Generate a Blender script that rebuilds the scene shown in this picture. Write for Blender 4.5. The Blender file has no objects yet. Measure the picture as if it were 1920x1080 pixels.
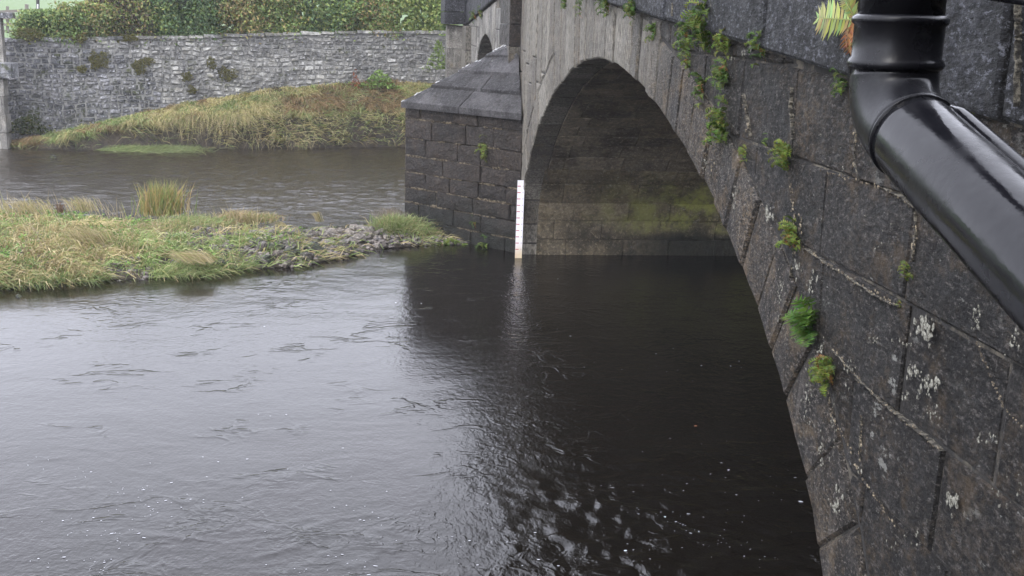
import bpy, math, random
import numpy as np
from mathutils import Vector, Matrix, noise as mnoise

random.seed(7); RNG = np.random.default_rng(11)
SC = bpy.context.scene
COL = SC.collection

# ------------------------------------------------------------------ camera
FPX, CX, CY, CAM_H = 2051.6, 960.0, 540.0, 3.589
RV = Vector((0.99351794, -0.1097006, 0.02979736))
UV = Vector((-0.00262064, 0.23995357, 0.97078083))
FV = Vector((0.11364522, 0.96456626, -0.23811069))
CAM = Vector((0, 0, CAM_H))
D = 2.077                                   # the bridge's upstream face is the plane x = D
cd = bpy.data.cameras.new('camera'); co = bpy.data.objects.new('camera', cd); COL.objects.link(co)
cd.sensor_width = 36; cd.lens = FPX/1920*36; cd.clip_start = .05; cd.clip_end = 3000
co.matrix_world = Matrix(((RV.x, UV.x, -FV.x, 0), (RV.y, UV.y, -FV.y, 0), (RV.z, UV.z, -FV.z, CAM_H), (0, 0, 0, 1)))
SC.camera = co

# ------------------------------------------------------------------ sky, sun, exposure
world = bpy.data.worlds.new('World'); SC.world = world; world.use_nodes = True
wn = world.node_tree; wn.nodes.clear()
SUN_EL, SUN_ROT = math.radians(48), math.radians(215)
o_ = wn.nodes.new('ShaderNodeOutputWorld'); b_ = wn.nodes.new('ShaderNodeBackground')
s_ = wn.nodes.new('ShaderNodeTexSky'); s_.sky_type = 'NISHITA'; s_.sun_disc = False
s_.sun_elevation = SUN_EL; s_.sun_rotation = SUN_ROT; s_.dust_density = 3.0
h_ = wn.nodes.new('ShaderNodeHueSaturation'); h_.inputs['Saturation'].default_value = .25
m_ = wn.nodes.new('ShaderNodeMix'); m_.data_type = 'RGBA'; m_.inputs['Factor'].default_value = .72
m_.inputs['B'].default_value = (11.3, 11.6, 13.3, 1)      # the cloud deck
wn.links.new(s_.outputs[0], h_.inputs['Color']); wn.links.new(h_.outputs[0], m_.inputs['A'])
wn.links.new(m_.outputs['Result'], b_.inputs[0]); b_.inputs[1].default_value = .13
wn.links.new(b_.outputs[0], o_.inputs[0])
sd = bpy.data.lights.new('sun', 'SUN'); so = bpy.data.objects.new('sun', sd); COL.objects.link(so)
sd.energy = .8; sd.angle = math.radians(25); sd.color = (1, .97, .93)
sdir = Vector((math.sin(SUN_ROT)*math.cos(SUN_EL), math.cos(SUN_ROT)*math.cos(SUN_EL), math.sin(SUN_EL)))
so.rotation_euler = sdir.to_track_quat('Z', 'Y').to_euler()
SC.view_settings.view_transform = 'Standard'; SC.view_settings.look = 'None'
SC.view_settings.exposure = 1.25; SC.view_settings.gamma = 1; SC.view_settings.use_curve_mapping = False

# ------------------------------------------------------------------ helpers: points on real planes
def ray(x, y): return FV + RV*((x-CX)/FPX) - UV*((y-CY)/FPX)
def on_x(x, y, X=D):
    r = ray(x, y); return CAM + r*(X/r.x)
def on_y(x, y, Y):
    r = ray(x, y); return CAM + r*(Y/r.y)
def on_z(x, y, z=0.):
    r = ray(x, y); return CAM + r*((z-CAM_H)/r.z)

def link_mesh(name, me, mat=None, parent=None):
    o = bpy.data.objects.new(name, me); COL.objects.link(o)
    if mat is not None and not me.materials: me.materials.append(mat)
    if parent is not None: adopt(o, parent)
    return o
def world_loc(o):
    v = Vector(o.location); p = o.parent
    return v
def adopt(o, parent):
    o.parent = parent
    base = Vector((0, 0, 0)); q = parent
    while q is not None: base += Vector(q.location); base += q.matrix_parent_inverse.translation if q.parent else Vector((0, 0, 0)); q = q.parent
    o.matrix_parent_inverse = Matrix.Translation(-base)
def mesh(name, verts, faces, mat=None, parent=None, smooth=False):
    me = bpy.data.meshes.new(name); me.from_pydata([tuple(v) for v in verts], [], faces); me.update()
    if smooth: me.polygons.foreach_set('use_smooth', [True]*len(me.polygons))
    return link_mesh(name, me, mat, parent)
def fast(name, V, Q=None, T=None, col=None, mat=None, parent=None, smooth=False):
    me = bpy.data.meshes.new(name)
    V = np.asarray(V, np.float32); nv = len(V)
    Q = np.zeros((0, 4), np.int32) if Q is None else np.asarray(Q, np.int32)
    T = np.zeros((0, 3), np.int32) if T is None else np.asarray(T, np.int32)
    me.vertices.add(nv); me.vertices.foreach_set('co', V.ravel())
    nl = Q.size+T.size; me.loops.add(nl); me.loops.foreach_set('vertex_index', np.concatenate([Q.ravel(), T.ravel()]))
    me.polygons.add(len(Q)+len(T))
    st = np.concatenate([np.arange(len(Q))*4, len(Q)*4+np.arange(len(T))*3]).astype(np.int32)
    me.polygons.foreach_set('loop_start', st)
    me.polygons.foreach_set('use_smooth', np.full(len(st), smooth))
    me.update(calc_edges=True)
    if col is not None:
        a = me.color_attributes.new('Col', 'FLOAT_COLOR', 'POINT')
        c = np.ones((nv, 4), np.float32); c[:, :3] = col; a.data.foreach_set('color', c.ravel())
    return link_mesh(name, me, mat, parent)
def empty(name, loc, label, cat, group=None):
    o = bpy.data.objects.new(name, None); COL.objects.link(o); o.location = loc; o.empty_display_size = .1
    return tag(o, label, cat, group)
def tag(o, label=None, cat=None, group=None, kind=None):
    if label: o['label'] = label
    if cat: o['category'] = cat
    if group: o['group'] = group
    if kind: o['kind'] = kind
    return o

# value noise in numpy
def vnoise(x, y, seed=0):
    xi = np.floor(x).astype(np.int64); yi = np.floor(y).astype(np.int64); fx = x-xi; fy = y-yi
    fx = fx*fx*fx*(fx*(fx*6-15)+10); fy = fy*fy*fy*(fy*(fy*6-15)+10)
    def h(a, b):
        n = (a*374761393+b*668265263+seed*974711) & 0xffffffff
        n = ((n ^ (n >> 13))*1274126177) & 0xffffffff
        return ((n ^ (n >> 16)) & 0xffff)/65535.
    return (h(xi, yi)*(1-fx)+h(xi+1, yi)*fx)*(1-fy)+(h(xi, yi+1)*(1-fx)+h(xi+1, yi+1)*fx)*fy
def fbm(x, y, o=4, seed=0, g=.5):
    s = 0; a = 1; t = 0
    for i in range(o):
        s = s+a*vnoise(x*2**i+i*17.3, y*2**i-i*9.1, seed+i); t += a; a *= g
    return s/t

# ------------------------------------------------------------------ materials
class NT:
    def __init__(s, name):
        s.m = bpy.data.materials.new(name); s.m.use_nodes = True; s.t = s.m.node_tree
        s.b = s.t.nodes['Principled BSDF']; s.out = s.t.nodes['Material Output']
        g = s.t.nodes.new('ShaderNodeNewGeometry'); s.pos = g.outputs['Position']; s.geo = g
    def l(s, a, b): s.t.links.new(a, b)
    def put(s, inp, v):
        if isinstance(v, bpy.types.NodeSocket): s.l(v, inp)
        else: inp.default_value = v
    def noise(s, scale, detail=4, rough=.55, vec=None, dist=0., lac=2.):
        n = s.t.nodes.new('ShaderNodeTexNoise'); n.inputs['Scale'].default_value = scale; n.inputs['Detail'].default_value = detail
        n.inputs['Roughness'].default_value = rough; n.inputs['Distortion'].default_value = dist; n.inputs['Lacunarity'].default_value = lac
        s.l(vec or s.pos, n.inputs['Vector']); return n.outputs['Fac']
    def voro(s, scale, vec=None, feat='F1', rnd=1.):
        n = s.t.nodes.new('ShaderNodeTexVoronoi'); n.inputs['Scale'].default_value = scale; n.feature = feat
        n.inputs['Randomness'].default_value = rnd
        s.l(vec or s.pos, n.inputs['Vector']); return n.outputs['Distance']
    def map(s, scale=(1, 1, 1), loc=(0, 0, 0), rot=(0, 0, 0), vec=None):
        n = s.t.nodes.new('ShaderNodeMapping'); n.inputs['Scale'].default_value = scale; n.inputs['Location'].default_value = loc; n.inputs['Rotation'].default_value = rot
        s.l(vec or s.pos, n.inputs['Vector']); return n.outputs[0]
    def ramp(s, fac, a, b, lo=0., hi=1.):
        n = s.t.nodes.new('ShaderNodeMapRange'); n.inputs['From Min'].default_value = a; n.inputs['From Max'].default_value = b
        n.inputs['To Min'].default_value = lo; n.inputs['To Max'].default_value = hi; n.interpolation_type = 'SMOOTHSTEP'
        s.put(n.inputs['Value'], fac); return n.outputs[0]
    def mix(s, fac, a, b):
        n = s.t.nodes.new('ShaderNodeMix'); n.data_type = 'RGBA'
        s.put(n.inputs['Factor'], fac)
        for k, v in (('A', a), ('B', b)):
            if isinstance(v, tuple) and len(v) == 3: v = v+(1,)
            s.put(n.inputs[k], v)
        return n.outputs['Result']
    def math(s, op, a, b=None, c=None):
        n = s.t.nodes.new('ShaderNodeMath'); n.operation = op; s.put(n.inputs[0], a)
        if b is not None: s.put(n.inputs[1], b)
        if c is not None: s.put(n.inputs[2], c)
        return n.outputs[0]
    def sep(s, vec=None):
        n = s.t.nodes.new('ShaderNodeSeparateXYZ'); s.l(vec or s.pos, n.inputs[0]); return n.outputs
    def rnd(s):
        n = s.t.nodes.new('ShaderNodeObjectInfo'); return n.outputs['Random']
    def attr(s, name='Col'):
        n = s.t.nodes.new('ShaderNodeVertexColor'); n.layer_name = name; return n.outputs['Color']
    def bump(s, h, dist=.01, strength=1., normal=None):
        n = s.t.nodes.new('ShaderNodeBump'); n.inputs['Distance'].default_value = dist; s.put(n.inputs['Strength'], strength)
        s.l(h, n.inputs['Height'])
        if normal is not None: s.l(normal, n.inputs['Normal'])
        return n.outputs[0]
    def fin(s, color=None, rough=.7, normal=None, spec=None, **k):
        if color is not None:
            if isinstance(color, tuple) and len(color) == 3: color = color+(1,)
            s.put(s.b.inputs['Base Color'], color)
        s.put(s.b.inputs['Roughness'], rough)
        if normal is not None: s.l(normal, s.b.inputs['Normal'])
        if spec is not None: s.put(s.b.inputs['Specular IOR Level'], spec)
        for kk, v in k.items(): s.put(s.b.inputs[kk.replace('_', ' ')], v)
        return s.m

def stone_mat(name, dark, mid, brown, bump_scale=70., bump=.012, white=.5, brown_amt=.5, rough=.62, white_col=(.42, .42, .38), moss=0., moss_z=None, streak=0., pale_grad=None, algae=False, grain=1., stretch=None):
    n = NT(name)
    gv = n.map(stretch) if stretch else n.pos
    def gm(loc): return n.map(loc=loc, vec=gv)
    big = n.noise(1.6, 5, .6); med = n.noise(9, 5, .6); fine = n.noise(bump_scale, 5, .7, gv); pit = n.voro(bump_scale*.8, gv)
    c = n.mix(n.ramp(big, .41, .60), tuple(v*.8 for v in dark), tuple(v*1.15 for v in mid))
    c = n.mix(n.ramp(n.noise(3.3, 6, .65, n.map(loc=(3, 7, 1))), .62-.2*brown_amt, .85-.2*brown_amt, 0, .85), c, brown)
    r = n.math('MULTIPLY_ADD', n.rnd(), .7, .65)
    mul = n.t.nodes.new('ShaderNodeVectorMath'); mul.operation = 'SCALE'; n.l(c, mul.inputs[0]); n.l(r, mul.inputs['Scale']); c = mul.outputs[0]
    r2_ = n.math('FRACT', n.math('MULTIPLY', n.rnd(), 7.31))
    c = n.mix(n.ramp(r2_, .45, 1., 0, .55*brown_amt), c, brown)
    # grain: pits painted darker to carry relief shade, and paler grains
    coarse = n.noise(bump_scale*.5, 6, .75, gm((2, 3, 8)))
    c = n.mix(n.ramp(fine, .40, .60, .9*grain, 0), c, tuple(v*.18 for v in dark))
    c = n.mix(n.ramp(coarse, .42, .55, .9*grain, 0), c, tuple(v*.3 for v in dark))
    c = n.mix(n.ramp(n.noise(bump_scale*.8, 5, .8, gm((9, 2, 4))), .53, .64, 0, .85*grain), c, tuple(min(1, v*3.0+.03) for v in mid))
    if streak:
        st = n.noise(6, 5, .65, n.map((1.6, 1.6, .22)))
        c = n.mix(n.ramp(st, .52, .68, 0, streak), c, tuple(min(1, v*2.2+.02) for v in mid))
    # lichen: scattered crisp blotches, thicker in patches
    zone = n.ramp(n.noise(1.3, 4, .6, n.map(loc=(1, 8, 3))), .50, .66)
    w = n.math('MULTIPLY', n.ramp(n.noise(11, 7, .75, gm((5, 5, 5))), .585, .62), zone)
    c = n.mix(n.math('MULTIPLY', w, white), c, white_col)
    sp = n.ramp(n.noise(30, 5, .7, gm((2, 6, 9))), .655, .68)
    c = n.mix(n.math('MULTIPLY', sp, white*.75), c, white_col)
    # thin tan film
    c = n.mix(n.math('MULTIPLY', n.ramp(n.noise(5, 7, .75, n.map(loc=(7, 1, 2))), .52, .64), .4*brown_amt), c, tuple(v*1.7 for v in brown))
    if pale_grad:          # stone turns paler towards the far part of the bridge
        y0, y1, pc = pale_grad
        g = n.ramp(n.math('MULTIPLY_ADD', n.noise(1.1, 3), 3.0, n.sep()[1]), y0+1.5, y1+1.5); g = n.math('MULTIPLY', g, n.math('MULTIPLY_ADD', n.math('FRACT', n.math('MULTIPLY', n.rnd(), 13.7)), .75, .35))
        c = n.mix(n.math('MULTIPLY', g, .8), c, n.mix(n.ramp(n.noise(30, 3, .6, n.map((1.1, 1.8, .45))), .35, .66), pc, tuple(v*.30 for v in pc)))
    if moss:
        g = n.ramp(n.noise(2.6, 6, .7, n.map(loc=(4, 1, 6))), .6-moss*.15, .72-moss*.15)
        c = n.mix(n.math('MULTIPLY', g, .8), c, (.05, .058, .014))
    if moss_z:
        z0, z1 = moss_z
        g = n.ramp(n.math('MULTIPLY_ADD', n.noise(2.2, 5, .65), 1.2, n.sep()[2]), z1+.6, z0+.6)
        c = n.mix(n.math('MULTIPLY', g, .85), c, (.0035, .0055, .003))
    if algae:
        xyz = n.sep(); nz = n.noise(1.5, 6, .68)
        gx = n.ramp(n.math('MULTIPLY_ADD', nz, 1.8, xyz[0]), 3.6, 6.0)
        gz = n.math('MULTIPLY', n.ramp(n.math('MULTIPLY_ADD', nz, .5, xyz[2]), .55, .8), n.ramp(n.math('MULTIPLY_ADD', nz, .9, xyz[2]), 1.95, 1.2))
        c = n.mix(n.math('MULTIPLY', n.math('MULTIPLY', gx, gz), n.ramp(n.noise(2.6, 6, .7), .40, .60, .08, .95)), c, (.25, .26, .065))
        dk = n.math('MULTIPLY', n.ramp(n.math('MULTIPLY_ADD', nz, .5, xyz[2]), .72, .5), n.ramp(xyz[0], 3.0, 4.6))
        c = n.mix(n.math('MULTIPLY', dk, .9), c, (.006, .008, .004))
    hgt = n.math('ADD', n.math('ADD', n.math('MULTIPLY', fine, .5), n.math('MULTIPLY', coarse, .9)), n.math('MULTIPLY', med, .8))
    nb = n.bump(hgt, bump*3.2, 1.); nb = n.bump(pit, bump*.45, .7, nb)
    return n.fin(c, n.ramp(med, .3, .7, rough-.12, rough+.15), nb, spec=.35)

M = {}
M['spandrel'] = stone_mat('dark spandrel stone', (.010, .0088, .0075), (.031, .027, .0235), (.068, .045, .022), 62, .013, .8, .8, white_col=(.30, .30, .27), streak=.1, stretch=(1, .5, 1), pale_grad=(7.6, 11.0, (.30, .28, .235)))
M['parapet'] = stone_mat('coarse parapet stone', (.018, .020, .024), (.046, .048, .057), (.040, .035, .03), 48, .020, .3, .2, white_col=(.3, .3, .28), stretch=(1, .5, 1))
M['voussoir'] = stone_mat('voussoir stone', (.025, .022, .019), (.068, .059, .050), (.115, .080, .042), 75, .010, .7, .9, white_col=(.32, .31, .27), streak=.3, stretch=(1, .55, 1), pale_grad=(7.2, 10.4, (.36, .335, .28)))
M['pale'] = stone_mat('pale weathered stone', (.12, .115, .105), (.22, .21, .19), (.17, .145, .10), 60, .006, .4, .4, streak=.5, grain=.5)
M['cutwater'] = stone_mat('damp cutwater stone', (.012, .0085, .006), (.029, .021, .0155), (.048, .031, .018), 40, .011, .2, .4, .5, moss_z=(-.05, .95), grain=.8)
M['cap'] = stone_mat('cutwater cap stone', (.066, .064, .066), (.112, .108, .112), (.092, .080, .068), 34, .007, .25, .3, .4, grain=.32)
M['soffit'] = stone_mat('arch soffit stone', (.095, .080, .060), (.20, .17, .125), (.20, .16, .10), 25, .008, .15, .5, .7, grain=.4)
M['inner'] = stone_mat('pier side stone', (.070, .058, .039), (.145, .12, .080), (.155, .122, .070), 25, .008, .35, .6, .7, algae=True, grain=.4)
M['rubble'] = stone_mat('rubble stone', (.20, .20, .195), (.38, .375, .35), (.27, .25, .20), 16, .012, .5, .5, .8, moss=.35, grain=.35)
M['rubble_dark'] = stone_mat('dark rubble stone', (.10, .105, .115), (.24, .24, .25), (.17, .155, .12), 16, .012, .5, .3, .8, moss=.5, grain=.5)
M['rock'] = stone_mat('gravel bar rock', (.07, .062, .055), (.20, .182, .158), (.17, .13, .095), 30, .010, .3, .5, .7, grain=.5)
M['rockwet'] = stone_mat('mossy wet rock', (.02, .024, .016), (.05, .058, .035), (.05, .045, .03), 30, .010, .1, .4, .5, moss=.8)

n = NT('lime mortar')
pale = n.ramp(n.noise(2.2, 5, .7), .50, .64)
c = n.mix(pale, (.022, .02, .018), (.16, .14, .105)); c = n.mix(n.ramp(n.noise(20, 4, .7), .5, .62), c, (.03, .028, .026))
M['mortar'] = n.fin(c, .9, n.bump(n.noise(60, 5, .7), .012))
n = NT('cutwater mortar')
pale = n.ramp(n.noise(3.0, 5, .7), .40, .52)
c = n.mix(pale, (.02, .017, .015), (.21, .18, .13)); c = n.mix(n.ramp(n.noise(22, 4, .7), .52, .6), c, (.025, .02, .018))
M['mortar_c'] = n.fin(c, .9, n.bump(n.noise(60, 5, .7), .012))
n = NT('pale mortar smear'); c = n.mix(n.ramp(n.noise(30, 5, .75), .42, .56), (.17, .155, .12), (.03, .027, .022))
M['smear'] = n.fin(c, .9, n.bump(n.noise(50, 5, .7), .02))
n = NT('crusty lichen'); M['lichen'] = n.fin(n.mix(n.ramp(n.noise(70, 4, .7), .42, .6), (.27, .265, .22), (.07, .065, .05)), .9, n.bump(n.noise(90, 4), .004))
n = NT('tan mortar'); M['tan'] = n.fin(n.mix(n.ramp(n.noise(24, 5, .75), .40, .58), (.30, .25, .17), (.05, .038, .026)), .9, n.bump(n.noise(50, 5, .7), .015))
n = NT('rubble mortar'); M['mortar_r'] = n.fin(n.mix(n.noise(6, 5, .6), (.14, .14, .14), (.30, .295, .27)), .95, n.bump(n.noise(30, 4), .02))
n = NT('bird lime'); M['lime'] = n.fin(n.mix(n.ramp(n.noise(60, 3), .4, .6), (.75, .75, .75), (.4, .4, .42)), .8)

def leafy(name, rough=.55, trans=.25):
    n = NT(name); c = n.attr()
    c = n.mix(n.math('MULTIPLY', n.noise(14, 2), .35), c, (.02, .025, .01))
    n.fin(c, rough, spec=.25)
    tr = n.t.nodes.new('ShaderNodeBsdfTranslucent'); n.l(c, tr.inputs[0])
    mx = n.t.nodes.new('ShaderNodeMixShader'); mx.inputs[0].default_value = trans
    n.l(n.b.outputs[0], mx.inputs[1]); n.l(tr.outputs[0], mx.inputs[2]); n.l(mx.outputs[0], n.out.inputs[0])
    return n.m
M['leaf'] = leafy('leaves'); M['grass'] = leafy('grass blades', .6, .3)
n = NT('bank mud'); c = n.mix(n.ramp(n.noise(5, 6, .7), .35, .65), (.020, .016, .011), (.060, .047, .032))
M['mud'] = n.fin(c, .75, n.bump(n.noise(14, 6, .7), .06))
n = NT('field grass'); c = n.mix(n.noise(.3, 5, .7), (.085, .14, .05), (.12, .17, .075)); M['field'] = n.fin(c, .9)
n = NT('river bed'); M['bed'] = n.fin(n.mix(n.noise(6, 4), (.03, .022, .014), (.06, .045, .03)), .9)
n = NT('road'); M['road'] = n.fin((.05, .05, .05), .9)
n = NT('weathered wood'); M['wood'] = n.fin(n.mix(n.noise(12, 4, .6, n.map((6, 6, .8))), (.10, .09, .08), (.22, .2, .17)), .85)
n = NT('dark wood'); M['woodd'] = n.fin(n.mix(n.noise(12, 4), (.02, .02, .022), (.05, .05, .05)), .8)
n = NT('white paint'); M['white'] = n.fin(n.mix(n.ramp(n.noise(9, 4), .5, .75), (.78, .78, .80), (.60, .58, .54)), .45)
n = NT('gauge board'); z = n.sep()[2]
c = n.mix(n.ramp(n.math('MULTIPLY_ADD', n.noise(12, 3), .15, z), .02, .42), (.60, .47, .28), (.82, .81, .86)); c = n.mix(n.ramp(n.noise(40, 4, .7), .55, .75, 0, .35), c, (.35, .32, .27)); M['gauge'] = n.fin(c, .5)
n = NT('red paint'); M['red'] = n.fin((.42, .03, .04), .5)
n = NT('grey numerals'); M['num'] = n.fin((.22, .17, .25), .5)
n = NT('black plastic'); dust = n.ramp(n.noise(28, 5, .75), .52, .8)
dr = n.ramp(n.voro(85), .09, .05)
c = n.mix(n.math('MULTIPLY', dust, .34), (.007, .007, .009), (.05, .055, .055))
M['pipe'] = n.fin(c, n.ramp(n.noise(9, 5, .6), .32, .68, .10, .34), n.bump(n.noise(46, 4, .6), .0012, .5), spec=.28)
n = NT('steel screw'); M['screw'] = n.fin((.08, .08, .08), .4, Metallic=1.)

# water: peaty dark body, sharp reflections broken by ripples
n = NT('river water')
xyz = n.sep()
farm = n.ramp(xyz[1], 17.5, 21.0)              # livelier riffle in the far channel
nearm = n.math('MAXIMUM', n.ramp(n.math('MULTIPLY_ADD', n.noise(.45, 2), 3., xyz[1]), 10.8, 7.6), n.ramp(n.math('MULTIPLY_ADD', n.noise(.6, 2), 1.4, xyz[0]), 1.3, 2.4))
r1 = n.noise(11, 3, .5, n.map((1.3, .8, 1), rot=(0, 0, .5)), .4)
r2 = n.noise(34, 3, .55, n.map((1.2, .8, 1)), .6)
r3 = n.noise(5.0, 3, .55, n.map((.7, 1.5, 1), rot=(0, 0, -.25)), .9)
def ridge(sc, vec, lo):
    q = n.noise(sc, 3, .55, vec, .6); return n.ramp(n.math('SUBTRACT', 1., n.math('ABSOLUTE', n.math('MULTIPLY_ADD', q, 2., -1.))), lo, 1.)
patch = n.ramp(n.noise(.9, 3, .6, n.map(loc=(4, 2, 0))), .50, .64)
rg = n.math('ADD', n.math('MULTIPLY', ridge(1.5, n.map((.9, 1.7, 1), rot=(0, 0, .25)), .90), patch), n.math('MULTIPLY', n.math('MULTIPLY', ridge(3.0, n.map((1, 1.1, 1), rot=(0, 0, -.5)), .87), nearm), n.ramp(n.noise(1.3, 3, .6), .45, .62)))
n0 = n.bump(rg, .012, .33)
n1 = n.bump(r3, .012, n.math('MULTIPLY_ADD', nearm, .30, .16), n0)
n2 = n.bump(r1, .010, n.math('ADD', n.math('MULTIPLY_ADD', nearm, .26, .22), n.math('MULTIPLY', farm, 1.6)), n1)
n3 = n.bump(r2, .0034, n.math('ADD', n.math('MULTIPLY_ADD', nearm, .30, .55), n.math('MULTIPLY', farm, 1.2)), n2)
M['water'] = n.fin(n.mix(n.ramp(xyz[1], 17., 22.), (.006, .0048, .0035), (.026, .021, .014)), .085, n3, IOR=1.333)
n.b.inputs['Specular IOR Level'].default_value = .62
n = NT('foam'); M['foam'] = n.fin((.5, .51, .55), .7)
n = NT('orange leaf'); M['oleaf'] = n.fin((.13, .045, .015), .7)

# ------------------------------------------------------------------ stone builder
def inset(poly, c):
    k = len(poly); A = sum(poly[i][0]*poly[(i+1) % k][1]-poly[(i+1) % k][0]*poly[i][1] for i in range(k))
    s = 1 if A > 0 else -1; out = []
    for i in range(k):
        p0 = poly[i-1]; p1 = poly[i]; p2 = poly[(i+1) % k]
        def nrm(a, b):
            dx, dy = b[0]-a[0], b[1]-a[1]; L = math.hypot(dx, dy) or 1e-6; return (-dy/L*s, dx/L*s)
        n1 = nrm(p0, p1); n2 = nrm(p1, p2); mx, my = n1[0]+n2[0], n1[1]+n2[1]; q = max(.35, 1+n1[0]*n2[0]+n1[1]*n2[1])
        out.append((p1[0]+mx/q*c, p1[1]+my/q*c))
    return out
def stone(name, poly, fr, mat, parent, depth=.12, proud=0., cham=.012, gap=.006, jit=.004):
    O, eu, ev, ew = fr
    poly = inset(poly, gap)
    poly = [(u+random.uniform(-jit, jit), v+random.uniform(-jit, jit)) for u, v in poly]
    inn = inset(poly, cham*random.uniform(.8, 1.5)); k = len(poly)
    pr = proud+random.uniform(-jit, jit)
    V = [O+eu*u+ev*v-ew*depth for u, v in poly]+[O+eu*u+ev*v+ew*(pr-cham) for u, v in poly]+[O+eu*u+ev*v+ew*(pr+random.uniform(-jit, jit)) for u, v in inn]
    F = []
    for i in range(k):
        j = (i+1) % k; F.append((i, j, k+j, k+i)); F.append((k+i, k+j, 2*k+j, 2*k+i))
    if k <= 6:
        cu = sum(p[0] for p in inn)/k; cv = sum(p[1] for p in inn)/k
        V.append(O+eu*cu+ev*cv+ew*(pr+random.uniform(0, 3*jit))); F += [(2*k+i, 2*k+(i+1) % k, 3*k) for i in range(k)]
    else: F.append(tuple(range(2*k, 3*k)))
    A = sum(poly[i][0]*poly[(i+1) % k][1]-poly[(i+1) % k][0]*poly[i][1] for i in range(k))
    if (A < 0) != (eu.cross(ev).dot(ew) < 0): F = [f[::-1] for f in F]
    return mesh(name, V, F, mat, parent)
X_, Y_, Z_ = Vector((1, 0, 0)), Vector((0, 1, 0)), Vector((0, 0, 1))
def box(name, a, b, mat, parent=None, bev=.01, rough=0.):
    a, b = Vector(a), Vector(b)
    fr = (Vector((a.x, a.y, b.z)), X_, Y_, Z_)
    return stone(name, [(0, 0), (b.x-a.x, 0), (b.x-a.x, b.y-a.y), (0, b.y-a.y)], fr, mat, parent, depth=b.z-a.z, cham=bev, gap=0, jit=rough)

# ------------------------------------------------------------------ arch geometry (measured on the face)
NEAR = [(4.28, -1.2), (4.28, .2), (4.38, .75), (4.57, 1.06), (4.88, 1.42), (5.21, 1.69), (5.56, 1.93), (6.0, 2.17), (6.46, 2.38), (6.99, 2.58), (7.57, 2.76),
        (8.25, 2.94), (9.03, 3.10), (9.92, 3.21), (10.8, 3.245), (11.6, 3.19), (12.2, 3.10), (12.93, 2.94), (13.6, 2.76), (14.15, 2.57), (14.9, 2.24),
        (15.56, 1.86), (16.05, 1.5), (16.42, 1.15), (16.62, .8), (16.74, .4), (16.76, -1.2)]
def smooth_curve(pts, n=500):
    P = np.array(pts); s = np.r_[0, np.cumsum(np.hypot(*np.diff(P, axis=0).T))]
    t = np.linspace(0, s[-1], n); Q = np.c_[np.interp(t, s, P[:, 0]), np.interp(t, s, P[:, 1])]
    k = np.hanning(25); k /= k.sum()
    for c in (0, 1):
        pad = np.r_[2*Q[0, c]-Q[12:0:-1, c], Q[:, c], 2*Q[-1, c]-Q[-2:-14:-1, c]]; Q[:, c] = np.convolve(pad, k, 'valid')
    return Q
FAR = [(20.1, -1.2), (20.1, .3)]+[(23.75-3.65*math.cos(t), .6+2.66*math.sin(t)**1.1) for t in np.linspace(.05, math.pi-.05, 24)]+[(27.4, .3), (27.4, -1.2)]
CN, CF = smooth_curve(NEAR), smooth_curve(FAR)
def string(Y): return 4.237-.067*abs(Y-17.4) - .25*max(0, (abs(Y-17.4)-6)/12)**2*0
def nrm_at(C, i):
    a = C[max(0, i-2)]; b = C[min(len(C)-1, i+2)]; d = (b-a)/np.hypot(*(b-a)); return np.array([-d[1], d[0]])
def arc(C): return np.r_[0, np.cumsum(np.hypot(*np.diff(C, axis=0).T))]
def ext_fn(C, th):
    E = np.array([C[i]+nrm_at(C, i)*th for i in range(len(C))])
    top = C[:, 1].argmax()
    def f(Y):
        if Y <= E[:, 0].min() or Y >= E[:, 0].max(): return -9
        side = E[:top+1] if Y < E[top, 0] else E[top:]
        o = side[:, 0].argsort(); return float(np.interp(Y, side[o, 0], side[o, 1]))
    return f, E
FACE = (Vector((D, 0, 0)), Y_, Z_, -X_)

bridge = empty('stone_bridge', (D, 18.2, 0), 'old dark stone two-arched road bridge with pointed pier crossing the river', 'bridge')
WID = 6.2    # width of the bridge

def voussoirs(C, th, mat, width=.35):
    s = arc(C); E = ext_fn(C, th)[1]
    n = int(round(s[-1]/width)); cuts = np.linspace(0, s[-1], n+1)
    cuts[1:-1] += RNG.uniform(-.05, .05, n-1)
    for k in range(n):
        i0, i1 = np.searchsorted(s, cuts[k]), min(len(C)-1, np.searchsorted(s, cuts[k+1]))
        im = (i0+i1)//2
        if C[im, 1] < -.5: continue
        t = th-.006+random.uniform(-.004, .004)
        n0, n1, nm = nrm_at(C, i0), nrm_at(C, i1), nrm_at(C, im)
        e0, e1 = C[i0]+n0*t, C[i1]+n1*t
        poly = [tuple(C[i0]), tuple(C[im]), tuple(C[i1]), tuple(e1), tuple(e0)]
        lim = lambda p: (p[0], min(p[1], string(p[0])-.012))
        # ring stones near the crown run right up to the string course
        if C[im, 1]+t > string(C[im, 0])-.16 or (C is CN and 8.9 < C[im, 0] < 13.8) or (C is CF and 22 < C[im, 0] < 25.6): poly[3] = (e1[0], 9); poly[4] = (e0[0], 9)
        poly = [lim(p) for p in poly]
        stone('voussoir', poly, FACE, mat, bridge, depth=.3, proud=random.uniform(.0, .012), cham=.014, gap=.005 if C[im, 0] < 8 else .011, jit=.006)
    return ext_fn(C, th)[0]
EN = voussoirs(CN, .50, M['voussoir']); EF = voussoirs(CF, .42, M['pale'], .36)

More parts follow.
